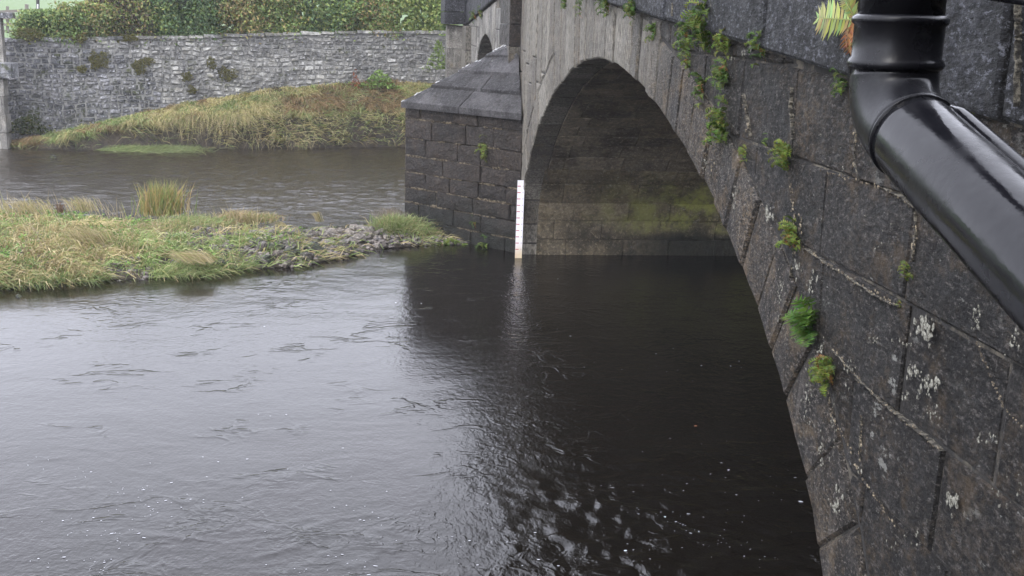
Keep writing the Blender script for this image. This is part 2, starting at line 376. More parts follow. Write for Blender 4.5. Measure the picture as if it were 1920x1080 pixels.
def face_block(y0, y1, z0, z1, mat, bot=None, top=None, name='stone', fr=FACE, **k):
    ys = sorted(set([y0, y1]+[y0+(y1-y0)*i/14 for i in range(1, 14)])) if (bot or top) else [y0, y1]
    lo = [max(z0, bot(y) if bot else -99) for y in ys]; hi = [min(z1, top(y) if top else 99) for y in ys]
    keep = [i for i in range(len(ys)) if hi[i]-lo[i] > .03]
    if len(keep) < 2: return
    ys = [ys[i] for i in keep]; lo = [lo[i] for i in keep]; hi = [hi[i] for i in keep]
    if all(abs(l-lo[0]) < 1e-6 for l in lo) and all(abs(h-hi[0]) < 1e-6 for h in hi):
        poly = [(ys[0], lo[0]), (ys[-1], lo[-1]), (ys[-1], hi[-1]), (ys[0], hi[0])]
    else:
        L = list(zip(ys, lo)); Hh = list(zip(ys, hi))
        def simp(a):
            r = [a[0]]
            for i in range(1, len(a)-1):
                (x0, q0), (x1, q1), (x2, q2) = r[-1], a[i], a[i+1]
                if abs(q0+(q2-q0)*(x1-x0)/(x2-x0)-q1) > .004: r.append(a[i])
            return r+[a[-1]]
        poly = simp(L)+simp(Hh)[::-1]
    return stone(name, poly, fr, mat, bridge, **k)
Zc = [-.9, -.45, 0., .42, .84, 1.24, 1.65, 2.075, 2.53, 2.945, 3.4, 3.8]
joints = {2.945: [1.0, 1.9, 2.9, 3.95, 4.69, 5.47, 6.35], 2.53: [.9, 2.1, 3.1, 4.08, 4.98], 2.075: [1.2, 2.3, 3.3, 4.02], 1.65: [1.0, 1.9, 2.8, 3.64]}
def outer(Y):
    if 4.0 < Y < 17.0: return EN(Y) if EN(Y) > -5 else -9
    return EF(Y)
for i in range(len(Zc)-1):
    z0, z1 = Zc[i], Zc[i+1]
    y = -.5+(i % 2)*.4; js = [y]
    for q in joints.get(z0, []): js.append(q)
    y = js[-1]
    while y < 17.5:
        y += random.uniform(.7, 1.1); js.append(min(y, 17.5))
    for a, b in zip(js, js[1:]):
        if b-a < .05: continue
        # below the extrados on either side of the opening the wall stops at the ring
        aa, bb = a, b
        def bot(Y):
            e = EN(Y)
            if e > -5: return e+.012
            # inside the opening's outermost edge
            return -9 if (Y < EXN[0] or Y > EXN[1]) else 99
        EXN = (ENX0, ENX1) if 'ENX0' in globals() else (None, None)
        if EXN[0] is None:
            E_ = np.array([CN[k]+nrm_at(CN, k)*.5 for k in range(len(CN))]); ENX0, ENX1 = E_[:, 0].min(), E_[:, 0].max(); EXN = (ENX0, ENX1)
        if z1 < .3 and a < ENX0 < b: bb = ENX0-.01
        if z1 < .3 and a < ENX1 < b: aa = ENX1+.01
        if z1 < .3 and a >= ENX0 and b <= ENX1: continue
        if (z0 > 2.9 and b > 9.2 and a < 13.2) or (z0 > .8 and b > 13.6): 
            if a > 13.2 or (z0 > 2.9 and a > 9): continue
            if b > 13.6: bb = 13.6
        face_block(aa, bb, z0, z1, M['spandrel'], bot, lambda Y: string(Y)-.012, depth=.1, cham=.009, gap=.005, jit=.006, proud=random.uniform(-.004, .006))
ys_ = [13.6]
while ys_[-1] < 17.5: ys_.append(min(ys_[-1]+random.uniform(.28, .5), 17.5))
for a, b in zip(ys_, ys_[1:]):
    bot = lambda Y: EN(Y)+.012 if EN(Y) > -5 else (-9 if Y > ENX1 else 9)
    zs_ = [.84, random.uniform(1.5, 2.3), random.uniform(2.6, 3.2), 4.4]
    for c, e in zip(zs_, zs_[1:]): face_block(a, b, c, e, M['voussoir'], bot, lambda Y: string(Y)-.012, depth=.1, cham=.014, gap=.011, jit=.006, proud=random.uniform(-.006, .012))
# far spandrel: few stones seen edge-on
E_ = np.array([CF[k]+nrm_at(CF, k)*.42 for k in range(len(CF))]); EFX = (E_[:, 0].min(), E_[:, 0].max())
for i in range(2, len(Zc)-1):
    y = 19.2
    while y < 29.0:
        b = min(y+random.uniform(.7, 1.1), 29.0)
        def bot(Y):
            e = EF(Y)
            return e+.012 if e > -5 else (-9 if (Y < EFX[0] or Y > EFX[1]) else 99)
        face_block(y, b, Zc[i], Zc[i+1], M['pale'] if Zc[i] > 1 else M['spandrel'], bot, lambda Y: string(Y)-.012, depth=.1)
        y = b
# mortar backing behind the stones, deck and barrel shells
def backing(X, flip, nm='mortar'):
    V = []; F = []; ys = np.unique(np.r_[np.linspace(-.5, 29.4, 260), 4.31, 16.73, 20.13, 27.37])
    def opening(Y):
        for C in (CN, CF):
            if C[0, 0]+.03 < Y < C[-1, 0]-.03:
                o = C[:, 0].argsort(); return float(np.interp(Y, C[o, 0], C[o, 1]))+.02
        return None
    for y0, y1 in zip(ys, ys[1:]):
        m = (y0+y1)/2; o0 = opening(m)
        b0 = -1.2 if o0 is None else max(opening(y0) or -1.2, -1.2); b1 = -1.2 if o0 is None else max(opening(y1) or -1.2, -1.2)
        if o0 is not None: b0 = o0 if opening(y0) is None else opening(y0); b1 = o0 if opening(y1) is None else opening(y1)
        k = len(V); V += [(X, y0, b0), (X, y1, b1), (X, y1, string(y1)+.3), (X, y0, string(y0)+.3)]; F.append((k, k+1, k+2, k+3) if flip else (k+3, k+2, k+1, k))
    return mesh(nm, V, F, M['mortar'], bridge)
backing(D+.012, False); backing(D+WID, True, 'rear_wall')
def barrel(C, nm):
    V = []; F = []
    E2 = np.array([C[i]+nrm_at(C, i)*.02 for i in range(0, len(C), 6)])
    for q in E2: V += [(D+.02, q[0], q[1]), (D+WID, q[0], q[1])]
    for i in range(len(E2)-1): F.append((2*i, 2*i+1, 2*i+3, 2*i+2))
    return mesh(nm, V, F, M['mortar'], bridge)
barrel(CN, 'arch_barrel'); barrel(CF, 'arch_barrel')
# barrel stones on the visible far half of the near arch and the pier side below it
s = arc(CN); i = np.searchsorted(s, s[-1]*.47)
edges = [i]
while edges[-1] < len(CN)-1:
    j = np.searchsorted(s, s[edges[-1]]+random.uniform(.27, .36)); edges.append(min(j, len(CN)-1))
for a, b in zip(edges, edges[1:]):
    if b <= a: continue
    P0, P1 = CN[a], CN[b]; d = (P1-P0); L = np.hypot(*d); d /= L
    ev = Vector((0, -d[0], -d[1])); ew = Vector((0, d[1], -d[0]))
    if P1[1] < -.6: break
    O = Vector((0, P1[0], P1[1])); low = P0[1] < 1.45
    x = D+.3 if (a % 2) else D+.42
    st = [D+.26 if low else D+.31, x+random.uniform(.2, .4)]
    while st[-1] < D+WID: st.append(min(st[-1]+random.uniform(.55, .95), D+WID))
    for x0, x1 in zip(st, st[1:]):
        if x0 > D+4.6: x1 = D+WID
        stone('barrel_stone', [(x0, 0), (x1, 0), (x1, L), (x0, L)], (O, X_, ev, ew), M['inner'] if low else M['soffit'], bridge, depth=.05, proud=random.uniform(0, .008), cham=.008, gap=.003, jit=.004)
        if x0 > D+4.6: break
# string blocks and parapet, standing proud of the face
PF = (Vector((D-.055, 0, 0)), Y_, Z_, -X_)
def courseblocks(zoff0, zoff1, js, fr, mat, name, y_end=30.3, depth=.4, proud=0.):
    y = js[-1]
    while y < y_end: y += random.uniform(.85, 1.25); js.append(min(y, y_end))
    for a, b in zip(js, js[1:]):
        if b-a < .1: continue
        m = 17.4
        pts = [a]+([m] if a < m < b else [])+[b]
        poly = [(q, string(q)+zoff0) for q in pts]+[(q, string(q)+zoff1) for q in pts[::-1]]
        stone(name, poly, fr, mat, bridge, depth=depth, cham=.016, gap=.007, jit=.006, proud=proud+random.uniform(-.008, .008))
courseblocks(0, .56, [-.6, .4, 1.3, 2.35, 3.5, 4.72, 5.88, 7.12, 8.12], PF, M['parapet'], 'parapet_stone')
courseblocks(.56, .95, [-.6, .7, 1.9, 2.9, 4.1, 5.2], PF, M['parapet'], 'parapet_stone')
courseblocks(.95, 1.12, [-.6, .9, 2.1, 3.3, 4.4], PF, M['parapet'], 'coping_stone', depth=.5, proud=.05)
def deck(X0, X1, z0, z1, nm, mat):
    ys = [-.6, 17.4, 30.3]; V = []
    for y in ys: V += [(X0, y, string(y)+z0), (X1, y, string(y)+z0), (X1, y, string(y)+z1), (X0, y, string(y)+z1)]
    F = [(3, 2, 1, 0), (8, 9, 10, 11)]
    for k in (0, 4):
        for j in range(4): F.append((k+j, k+(j+1) % 4, k+4+(j+1) % 4, k+4+j))
    return mesh(nm, V, F, mat, bridge)
deck(D+.36, D+WID-.36, .16, .3, 'road_deck', M['road']); deck(D+WID-.35, D+WID+.02, .16, 1.1, 'rear_parapet', M['parapet'])
# pier pilaster above the cutwater
PB = (Vector((D-.17, 0, 0)), Y_, Z_, -X_)
zz = [1.9, 2.6, 3.18, 3.52, string(18.3)]
for a, b in zip(zz, zz[1:]):
    fr = (Vector((D-.17, 17.6, a)), X_, Z_, -Y_)
    box('pilaster_stone', (D-.17, 17.6, a+.005), (D+.02, 19.15, b-.005), M['cutwater'] if a > 3 else M['voussoir'], bridge, .012, .004)
box('pilaster_stone', (D-.24, 17.55, string(18)+.006), (D+.02, 19.2, string(18)+1.2), M['parapet'], bridge, .012, .004)
# far abutment: pilaster band and pale wing seen face-on
for a, b in ((-.5, .4), (.4, 1.1), (1.1, 1.75), (1.75, 2.3), (2.3, 2.8), (2.8, string(29.6)-.02)):
    box('abutment_stone', (D-.52, 29.45, a+.006), (D-.01, 30.2, b-.006), M['pale'], bridge, .012, .006)
    box('pilaster_stone', (D-.14, 27.95, a+.006), (D-.004, 29.43, b-.006), M['spandrel'], bridge, .012, .006)
for a, b in ((0, .33), (.33, .66), (.66, 1.1)):
    box('parapet_stone', (D-.60, 29.3, string(29.6)+a+.006), (D-.07, 31.5, string(29.6)+b-.006), M['parapet'], bridge, .012, .006)

# ------------------------------------------------------------------ cutwater
NY = 18.70
NX = on_y(757, 187, NY).x
ZT = 2.17
cw = mesh('cutwater', [(NX+.03, NY, -1), (D+.02, 16.84, -1), (D+.02, 19.75, -1), (NX+.03, NY, ZT-.01), (D+.02, 16.84, ZT-.01), (D+.02, 19.75, ZT-.01)],
          [(0, 1, 4, 3), (2, 0, 3, 5), (3, 4, 5)], M['mortar_c'], bridge)
def cwface(P, Q, seed):
    P, Q = Vector(P), Vector(Q); L = (Q-P).length; eu = (Q-P).normalized(); ew = eu.cross(Z_)
    fr = (Vector((P.x, P.y, 0)), eu, Z_, ew); rr = random.Random(seed)
    zs = [-.75, -.42, -.1, .22, .50, .76, 1.02, 1.30, 1.60, 1.92, ZT-.005]
    for i, (a, b) in enumerate(zip(zs, zs[1:])):
        u = 0; js = [0, rr.uniform(.35, .6) if i % 2 else rr.uniform(.6, .95)]
        while js[-1] < L: js.append(js[-1]+rr.uniform(.42, .85))
        js = [j for j in js if j < L-.2]+[L]
        for x0, x1 in zip(js, js[1:]):
            stone('block', [(x0, a), (x1, a), (x1, b), (x0, b)], fr, M['cutwater'], cw, depth=.02, proud=.006+rr.uniform(-.003, .006), cham=.008, gap=.009, jit=.009)
cwface((NX+.03, NY, 0), (D, 16.82, 0), 3); cwface((D, 19.77, 0), (NX+.03, NY, 0), 4)
def cwp(u, z, w=0):
    P, Q = Vector((NX+.03, NY, 0)), Vector((D, 16.82, 0)); e = (Q-P).normalized(); return P+e*u+Z_*z+e.cross(Z_)*w
LCW = (Vector((D, 16.82, 0))-Vector((NX+.03, NY, 0))).length
rr = random.Random(17)
for z_ in (.22, .50, .76, 1.02, 1.30, 1.60, 1.92):
    u = rr.uniform(0, .3)
    while u < LCW-.15:
        L = rr.uniform(.12, .6)*(1.3 if z_ < 1.2 else .7); u2 = min(u+L, LCW-.05); V = []; F = []; n_ = max(4, int((u2-u)/.03))
        for i in range(n_+1):
            uu = u+(u2-u)*i/n_; h = rr.uniform(.008, .040)*(.4 if i in (0, n_) else 1); o_z = rr.gauss(0, .004)
            V += [cwp(uu, z_+o_z-h, -.004), cwp(uu+rr.gauss(0, .004), z_+o_z-h*.4, .013), cwp(uu+rr.gauss(0, .004), z_+o_z+h*.4, .013), cwp(uu, z_+o_z+h, -.004)]
        for i in range(n_):
            for j in range(3): F.append((4*i+j, 4*i+4+j, 4*i+5+j, 4*i+j+1))
        mesh('mortar_smear', V, F, M['tan'], cw); u = u2+rr.uniform(.05, .5)
# cap: four weathered tiers up to the apex against the pilaster
APX = Vector((D-.16, 18.05, 3.17)); N0 = Vector((NX-.02, NY, ZT)); A0 = Vector((D, 16.76, ZT)); B0 = Vector((D, 19.83, ZT))
AT = Vector((D, 17.75, 3.2)); BT = Vector((D, 18.2, 3.2))
tiers = [0, .30, .56, .82, 1.0]
def lerp(a, b, t): return a+(b-a)*t
for k in range(4):
    t0, t1 = tiers[k], tiers[k+1]
    for side, (S0, ST) in enumerate(((A0, AT), (B0, BT))):
        n0, s0 = lerp(N0, APX, t0), lerp(S0, ST, t0); n1, s1 = lerp(N0, APX, min(1, t1+.03)), lerp(S0, ST, min(1, t1+.03))
        splits = [0, .5, 1] if k == 0 else ([0, .58, 1] if k == 1 else [0, 1])
        for a, b in zip(splits, splits[1:]):
            g = .004 if b-a < 1 else 0
            q = [lerp(n0, s0, a+g), lerp(n0, s0, b-g), lerp(n1, s1, b-g), lerp(n1, s1, a+g)]
            nn = (q[1]-q[0]).cross(q[3]-q[0]).normalized(); 
            if nn.z < 0: nn = -nn
            base = Vector((nn.x, nn.y, 0)).normalized()*.02
            up = nn*.035; th = .09
            # sloping slab with a small vertical nosing at its lower edge
            V = [q[0]+up+base, q[1]+up+base, q[2]+nn*.012, q[3]+nn*.012]
            V += [v-Vector((0, 0, th if i < 2 else .05)) for i, v in enumerate(V)]
            mid = (V[0]+V[1]+V[2]+V[3])/4+nn*.006
            V += [v+(mid-v)*.05+nn*.006 for v in V[:4]]
            F = [(4, 5, 1, 0), (5, 6, 2, 1), (6, 7, 3, 2), (7, 4, 0, 3), (7, 6, 5, 4), (0, 1, 9, 8), (1, 2, 10, 9), (2, 3, 11, 10), (3, 0, 8, 11), (8, 9, 10, 11)]
            if side: F = [f[::-1] for f in F]
            mesh('cap_slab', V, F, M['cap'], cw)
# white bird droppings along the ridge of the cap
V = []; F = []
rr = random.Random(5)
nn = Vector((-.25, -.65, .7)).normalized()
for k in range(46):
    t = rr.choice([rr.uniform(.0, .04), rr.uniform(.10, .2), rr.uniform(.3, .36), rr.uniform(.52, .72), rr.uniform(.7, .98), rr.uniform(.84, .99)])
    P = lerp(N0, APX, t); s_dir = (lerp(A0, AT, t)-P); s_dir.normalize()
    nn = s_dir.cross(APX-N0).normalized(); nn = nn if nn.z > 0 else -nn
    P = P+s_dir*(rr.uniform(.0, .05) if rr.random() < .8 else rr.uniform(.05, .22))+nn*.046
    w, h = rr.uniform(.012, .045), rr.uniform(.006, .018); e1 = (APX-N0).normalized(); e2 = nn.cross(e1); b = len(V); k2 = 7
    for j in range(k2):
        a = j/k2*6.283; r = rr.uniform(.6, 1.2); V.append(P+e1*w*r*math.cos(a)+e2*h*r*math.sin(a))
    F.append(tuple(range(b, b+k2)))
bd = mesh('bird_droppings', V, F, M['lime'], cw); tag(bd, kind='stuff')

# pale mortar runs standing in a few joints of the wall (real deposits of lime)
def run(pts, w, nm='lime_deposit', X=D):
    w *= .62; X -= 0
    V = []; F = []; P = [on_x(x, y, X-.012) for x, y in pts]; L = []
    for a, b in zip(P, P[1:]):
        for j in range(16): L.append(lerp(a, b, j/16)+Vector((0, random.gauss(0, .0025), random.gauss(0, .0025))))
    L.append(P[-1])
    for i, q in enumerate(L):
        t = (L[min(i+1, len(L)-1)]-L[max(i-1, 0)]).normalized(); sdv = t.cross(X_).normalized(); ww = w*random.uniform(.35, .8)*(.4 if i in (0, len(L)-1) else 1)
        off = random.uniform(-.25, .25)*w
        V += [q+sdv*(off-ww/2)+X_*.02, q+sdv*(off-ww*.2)-X_*.004, q+sdv*(off+ww*.25)-X_*.003, q+sdv*(off+ww/2)+X_*.02]
    for i in range(len(L)-1):
        for j in range(3): F.append((4*i+j, 4*i+j+1, 4*i+j+5, 4*i+j+4))
    return mesh(nm, V, F, M['smear'], bridge)
run([(1483, 165), (1480, 200), (1484, 235), (1484, 262)], .035); run([(1333, 0), (1334, 22)], .03, X=D-.05); run([(1260, 5), (1259, 30)], .03, X=D-.05)

# ------------------------------------------------------------------ cutwater
NY = 18.70
NX = on_y(757, 187, NY).x
ZT = 2.17
cw = mesh('cutwater', [(NX+.03, NY, -1), (D+.02, 16.84, -1), (D+.02, 19.75, -1), (NX+.03, NY, ZT-.01), (D+.02, 16.84, ZT-.01), (D+.02, 19.75, ZT-.01)],
          [(0, 1, 4, 3), (2, 0, 3, 5), (3, 4, 5)], M['mortar_c'], bridge)
def cwface(P, Q, seed):
    P, Q = Vector(P), Vector(Q); L = (Q-P).length; eu = (Q-P).normalized(); ew = eu.cross(Z_)
    fr = (Vector((P.x, P.y, 0)), eu, Z_, ew); rr = random.Random(seed)
    zs = [-.75, -.42, -.1, .22, .50, .76, 1.02, 1.30, 1.60, 1.92, ZT-.005]
    for i, (a, b) in enumerate(zip(zs, zs[1:])):
        u = 0; js = [0, rr.uniform(.35, .6) if i % 2 else rr.uniform(.6, .95)]
        while js[-1] < L: js.append(js[-1]+rr.uniform(.42, .85))
        js = [j for j in js if j < L-.2]+[L]
        for x0, x1 in zip(js, js[1:]):
            stone('block', [(x0, a), (x1, a), (x1, b), (x0, b)], fr, M['cutwater'], cw, depth=.02, proud=.006+rr.uniform(-.003, .006), cham=.008, gap=.009, jit=.009)
cwface((NX+.03, NY, 0), (D, 16.82, 0), 3); cwface((D, 19.77, 0), (NX+.03, NY, 0), 4)
def cwp(u, z, w=0):
    P, Q = Vector((NX+.03, NY, 0)), Vector((D, 16.82, 0)); e = (Q-P).normalized(); return P+e*u+Z_*z+e.cross(Z_)*w
LCW = (Vector((D, 16.82, 0))-Vector((NX+.03, NY, 0))).length
rr = random.Random(17)
for z_ in (.22, .50, .76, 1.02, 1.30, 1.60, 1.92):
    u = rr.uniform(0, .3)
    while u < LCW-.15:
        L = rr.uniform(.12, .6)*(1.3 if z_ < 1.2 else .7); u2 = min(u+L, LCW-.05); V = []; F = []; n_ = max(4, int((u2-u)/.03))
        for i in range(n_+1):
            uu = u+(u2-u)*i/n_; h = rr.uniform(.008, .040)*(.4 if i in (0, n_) else 1); o_z = rr.gauss(0, .004)
            V += [cwp(uu, z_+o_z-h, -.004), cwp(uu+rr.gauss(0, .004), z_+o_z-h*.4, .013), cwp(uu+rr.gauss(0, .004), z_+o_z+h*.4, .013), cwp(uu, z_+o_z+h, -.004)]
        for i in range(n_):
            for j in range(3): F.append((4*i+j, 4*i+4+j, 4*i+5+j, 4*i+j+1))
        mesh('mortar_smear', V, F, M['tan'], cw); u = u2+rr.uniform(.05, .5)
# cap: four weathered tiers up to the apex against the pilaster
APX = Vector((D-.16, 18.05, 3.17)); N0 = Vector((NX-.02, NY, ZT)); A0 = Vector((D, 16.76, ZT)); B0 = Vector((D, 19.83, ZT))
AT = Vector((D, 17.75, 3.2)); BT = Vector((D, 18.2, 3.2))
tiers = [0, .30, .56, .82, 1.0]
def lerp(a, b, t): return a+(b-a)*t
for k in range(4):
    t0, t1 = tiers[k], tiers[k+1]
    for side, (S0, ST) in enumerate(((A0, AT), (B0, BT))):
        n0, s0 = lerp(N0, APX, t0), lerp(S0, ST, t0); n1, s1 = lerp(N0, APX, min(1, t1+.03)), lerp(S0, ST, min(1, t1+.03))
        splits = [0, .5, 1] if k == 0 else ([0, .58, 1] if k == 1 else [0, 1])
        for a, b in zip(splits, splits[1:]):
            g = .004 if b-a < 1 else 0
            q = [lerp(n0, s0, a+g), lerp(n0, s0, b-g), lerp(n1, s1, b-g), lerp(n1, s1, a+g)]
            nn = (q[1]-q[0]).cross(q[3]-q[0]).normalized(); 
            if nn.z < 0: nn = -nn
            base = Vector((nn.x, nn.y, 0)).normalized()*.02
            up = nn*.035; th = .09
            # sloping slab with a small vertical nosing at its lower edge
            V = [q[0]+up+base, q[1]+up+base, q[2]+nn*.012, q[3]+nn*.012]
            V += [v-Vector((0, 0, th if i < 2 else .05)) for i, v in enumerate(V)]
            mid = (V[0]+V[1]+V[2]+V[3])/4+nn*.006
            V += [v+(mid-v)*.05+nn*.006 for v in V[:4]]
            F = [(4, 5, 1, 0), (5, 6, 2, 1), (6, 7, 3, 2), (7, 4, 0, 3), (7, 6, 5, 4), (0, 1, 9, 8), (1, 2, 10, 9), (2, 3, 11, 10), (3, 0, 8, 11), (8, 9, 10, 11)]
            if side: F = [f[::-1] for f in F]
            mesh('cap_slab', V, F, M['cap'], cw)
# white bird droppings along the ridge of the cap
V = []; F = []
rr = random.Random(5)
nn = Vector((-.25, -.65, .7)).normalized()
for k in range(46):
    t = rr.choice([rr.uniform(.0, .04), rr.uniform(.10, .2), rr.uniform(.3, .36), rr.uniform(.52, .72), rr.uniform(.7, .98), rr.uniform(.84, .99)])
    P = lerp(N0, APX, t); s_dir = (lerp(A0, AT, t)-P); s_dir.normalize()
    nn = s_dir.cross(APX-N0).normalized(); nn = nn if nn.z > 0 else -nn
    P = P+s_dir*(rr.uniform(.0, .05) if rr.random() < .8 else rr.uniform(.05, .22))+nn*.046
    w, h = rr.uniform(.012, .045), rr.uniform(.006, .018); e1 = (APX-N0).normalized(); e2 = nn.cross(e1); b = len(V); k2 = 7
    for j in range(k2):
        a = j/k2*6.283; r = rr.uniform(.6, 1.2); V.append(P+e1*w*r*math.cos(a)+e2*h*r*math.sin(a))
    F.append(tuple(range(b, b+k2)))
bd = mesh('bird_droppings', V, F, M['lime'], cw); tag(bd, kind='stuff')

# pale mortar runs standing in a few joints of the wall (real deposits of lime)
def run(pts, w, nm='lime_deposit', X=D):
    w *= .62; X -= 0
    V = []; F = []; P = [on_x(x, y, X-.012) for x, y in pts]; L = []
    for a, b in zip(P, P[1:]):
        for j in range(16): L.append(lerp(a, b, j/16)+Vector((0, random.gauss(0, .0025), random.gauss(0, .0025))))
    L.append(P[-1])
    for i, q in enumerate(L):
        t = (L[min(i+1, len(L)-1)]-L[max(i-1, 0)]).normalized(); sdv = t.cross(X_).normalized(); ww = w*random.uniform(.35, .8)*(.4 if i in (0, len(L)-1) else 1)
        off = random.uniform(-.25, .25)*w
        V += [q+sdv*(off-ww/2)+X_*.02, q+sdv*(off-ww*.2)-X_*.004, q+sdv*(off+ww*.25)-X_*.003, q+sdv*(off+ww/2)+X_*.02]
    for i in range(len(L)-1):
        for j in range(3): F.append((4*i+j, 4*i+j+1, 4*i+j+5, 4*i+j+4))
    return mesh(nm, V, F, M['smear'], bridge)
run([(1483, 165), (1480, 200), (1484, 235), (1484, 262)], .035); run([(1333, 0), (1334, 22)], .03, X=D-.05); run([(1260, 5), (1259, 30)], .03, X=D-.05)
run([(1603, 195), (1605, 240), (1601, 300), (1611, 338)], .02); run([(1655, 352), (1690, 370), (1712, 388)], .018); run([(1715, 395), (1717, 440), (1709, 490)], .018)
run([(1392, 175), (1398, 215), (1404, 255)], .016); run([(1505, 465), (1545, 492), (1590, 520), (1640, 555), (1685, 575)], .018); run([(1904, 5), (1905, 80), (1902, 200)], .018, X=D-.05)
run([(1560, 655), (1600, 700), (1650, 752), (1700, 792), (1765, 846)], .014); run([(1616, 780), (1612, 830), (1612, 860)], .014); run([(1490, 470), (1480, 520)], .02)

def lichen(x, y, rx, ry, n, X=D, mat='lichen', s0=5):
    V = []; F = []; n = int(n*1.3)
    for k in range(n):
        P = on_x(x+random.gauss(0, rx*.5), y+random.gauss(0, ry*.5), X-.017); r = s0*random.uniform(.3, 1.2)/FPX*(P-CAM).dot(FV); b = len(V); k2 = 8
        for j in range(k2):
            a = j/k2*6.283; q = r*random.uniform(.5, 1.3); V.append(P+Vector((0, q*math.cos(a)*.9, q*math.sin(a)*1.2)))
        V.append(P-X_*.003)
        F += [(b+j, b+(j+1) % k2, b+k2) for j in range(k2)]
    return tag(mesh('lichen_patch', V, F, M[mat], bridge), kind='stuff')
for a_ in ((1735, 612, 22, 20, 26, 9), (1712, 696, 16, 14, 20, 6), (1742, 722, 26, 16, 22, 7), (1700, 745, 12, 10, 8, 5), (1752, 775, 20, 16, 16, 4), (1783, 940, 14, 18, 12, 9), (1570, 945, 12, 28, 14, 8), (1441, 402, 8, 16, 10, 8), (1640, 635, 8, 6, 7, 4),
           (1408, 75, 10, 14, 4, 10), (1520, 530, 10, 20, 14, 5), (1495, 505, 8, 22, 14, 5), (1395, 100, 8, 6, 5, 5), (1372, 112, 6, 8, 4, 4), (1610, 880, 6, 10, 5, 4), (1540, 650, 8, 30, 14, 4), (1462, 550, 8, 50, 22, 4), (1512, 745, 8, 50, 22, 4),
           (1540, 850, 6, 40, 16, 4), (1378, 380, 6, 40, 18, 4), (1830, 600, 10, 25, 14, 5), (1900, 640, 14, 30, 12, 5), (1850, 820, 20, 16, 10, 5), (1560, 820, 10, 60, 12, 4), (1690, 640, 30, 10, 8, 4), (1590, 690, 10, 40, 14, 4), (1660, 470, 60, 60, 10, 3), (1560, 300, 40, 60, 10, 3),
           (1880, 930, 30, 50, 14, 4), (1700, 1000, 50, 50, 16, 4), (1325, 290, 8, 30, 14, 3)):
    lichen(*a_[:5], s0=a_[5]*.8)

def dabs(pts, w=3, X=D):      # crumbs of tan mortar left along a joint
    for (x0, y0), (x1, y1) in zip(pts, pts[1:]):
        L = math.hypot(x1-x0, y1-y0); k = int(L/3.2)
        V = []; F = []
        for i in range(k):
            if random.random() < .35: continue
            t = (i+random.random())/k; P = on_x(x0+(x1-x0)*t+random.gauss(0, 1.6), y0+(y1-y0)*t+random.gauss(0, 1.6), X-.010); r = w*random.uniform(.35, 1.3)/FPX*(P-CAM).dot(FV); b = len(V)
            for j in range(7): a = j/7*6.283; q = r*random.uniform(.5, 1.4); V.append(P+Vector((0, q*math.cos(a)*1.3, q*math.sin(a))))
            V.append(P-X_*.004); F += [(b+j, b+(j+1) % 7, b+7) for j in range(7)]
        if V: tag(mesh('mortar_crumbs', V, F, M['tan'], bridge), kind='stuff')
for ps in (((1603, 195), (1605, 240), (1601, 300), (1611, 338)), ((1540, 320), (1655, 352), (1712, 388)), ((1715, 395), (1717, 440), (1709, 490)), ((1392, 175), (1398, 215), (1404, 255)), ((1505, 465), (1590, 520), (1685, 575)),
           ((1560, 655), (1600, 700), (1650, 752), (1700, 792), (1765, 846)), ((1616, 780), (1612, 830), (1612, 860)), ((1490, 470), (1480, 520)), ((1344, 267), (1330, 348)), ((1600, 870), (1640, 930), (1680, 990)), ((1545, 700), (1560, 780), (1600, 850)),
           ((1830, 640), (1880, 760), (1915, 800)), ((1480, 330), (1490, 420)), ((1500, 400), (1505, 460))): dabs(ps)

# ------------------------------------------------------------------ staff gauge
g0 = on_x(966, 478, D-.03); GX, GY = D-.065, 16.70
p0 = on_y(968.5, 476, 16.50); 
gauge = empty('staff_gauge', (p0.x, 16.50, 0), 'white vertical water level gauge board with red marks at the pier corner', 'gauge')
tilt = (on_y(977, 338, 16.50).x-on_y(972, 475, 16.50).x)/1.17
def gpt(u, z, w=0): return Vector((on_y(972, 475, 16.50).x+u+tilt*z, 16.50-w, z))
def gbox(nm, u0, u1, z0, z1, w0, w1, mat):
    V = [gpt(u, z, w) for w in (w0, w1) for u, z in ((u0, z0), (u1, z0), (u1, z1), (u0, z1))]
    return mesh(nm, V, [(3, 2, 1, 0), (4, 5, 6, 7), (0, 1, 5, 4), (1, 2, 6, 5), (2, 3, 7, 6), (3, 0, 4, 7)], mat, gauge)
GT = on_y(977, 338, 16.50).z
gbox('board', -.053, .053, -.5, GT, 0, .018, M['gauge'])
gbox('backing_post', -.03, .03, -.5, GT-.04, -.05, -.002, M['woodd'])
for k in range(11):
    z = GT-.088-k*.0985
    gbox('tick_mark', -.053, -.002, z-.0055, z+.0055, .0181, .0205, M['red'])
    gbox('numeral', .031, .037, z-.009, z+.009, .0181, .0195, M['num'])

# ------------------------------------------------------------------ downpipe in front of the camera
def cpt(x, y, dep): return CAM+ray(x, y)*dep
def tube(name, pts, rad, mat, parent, seg=40, caps=True):
    P = [Vector(p) for p in pts]; rad = rad if hasattr(rad, '__len__') else [rad]*len(P)
    T = [(P[min(i+1, len(P)-1)]-P[max(i-1, 0)]).normalized() for i in range(len(P))]
    N = T[0].orthogonal().normalized(); V = []; F = []
    for i, p in enumerate(P):
        N = (N-T[i]*N.dot(T[i])).normalized(); B = T[i].cross(N)
        for j in range(seg): a = 2*math.pi*j/seg; V.append(p+(N*math.cos(a)+B*math.sin(a))*rad[i])
    for i in range(len(P)-1):
        for j in range(seg): F.append((i*seg+j, i*seg+(j+1) % seg, (i+1)*seg+(j+1) % seg, (i+1)*seg+j))
    if caps: F += [tuple(range(seg))[::-1], tuple(range((len(P)-1)*seg, len(P)*seg))]
    return mesh(name, V, F, mat, parent, smooth=True)
DP = 1.43
q0, q1 = cpt(1685, 10, DP), cpt(1681, 150, DP)
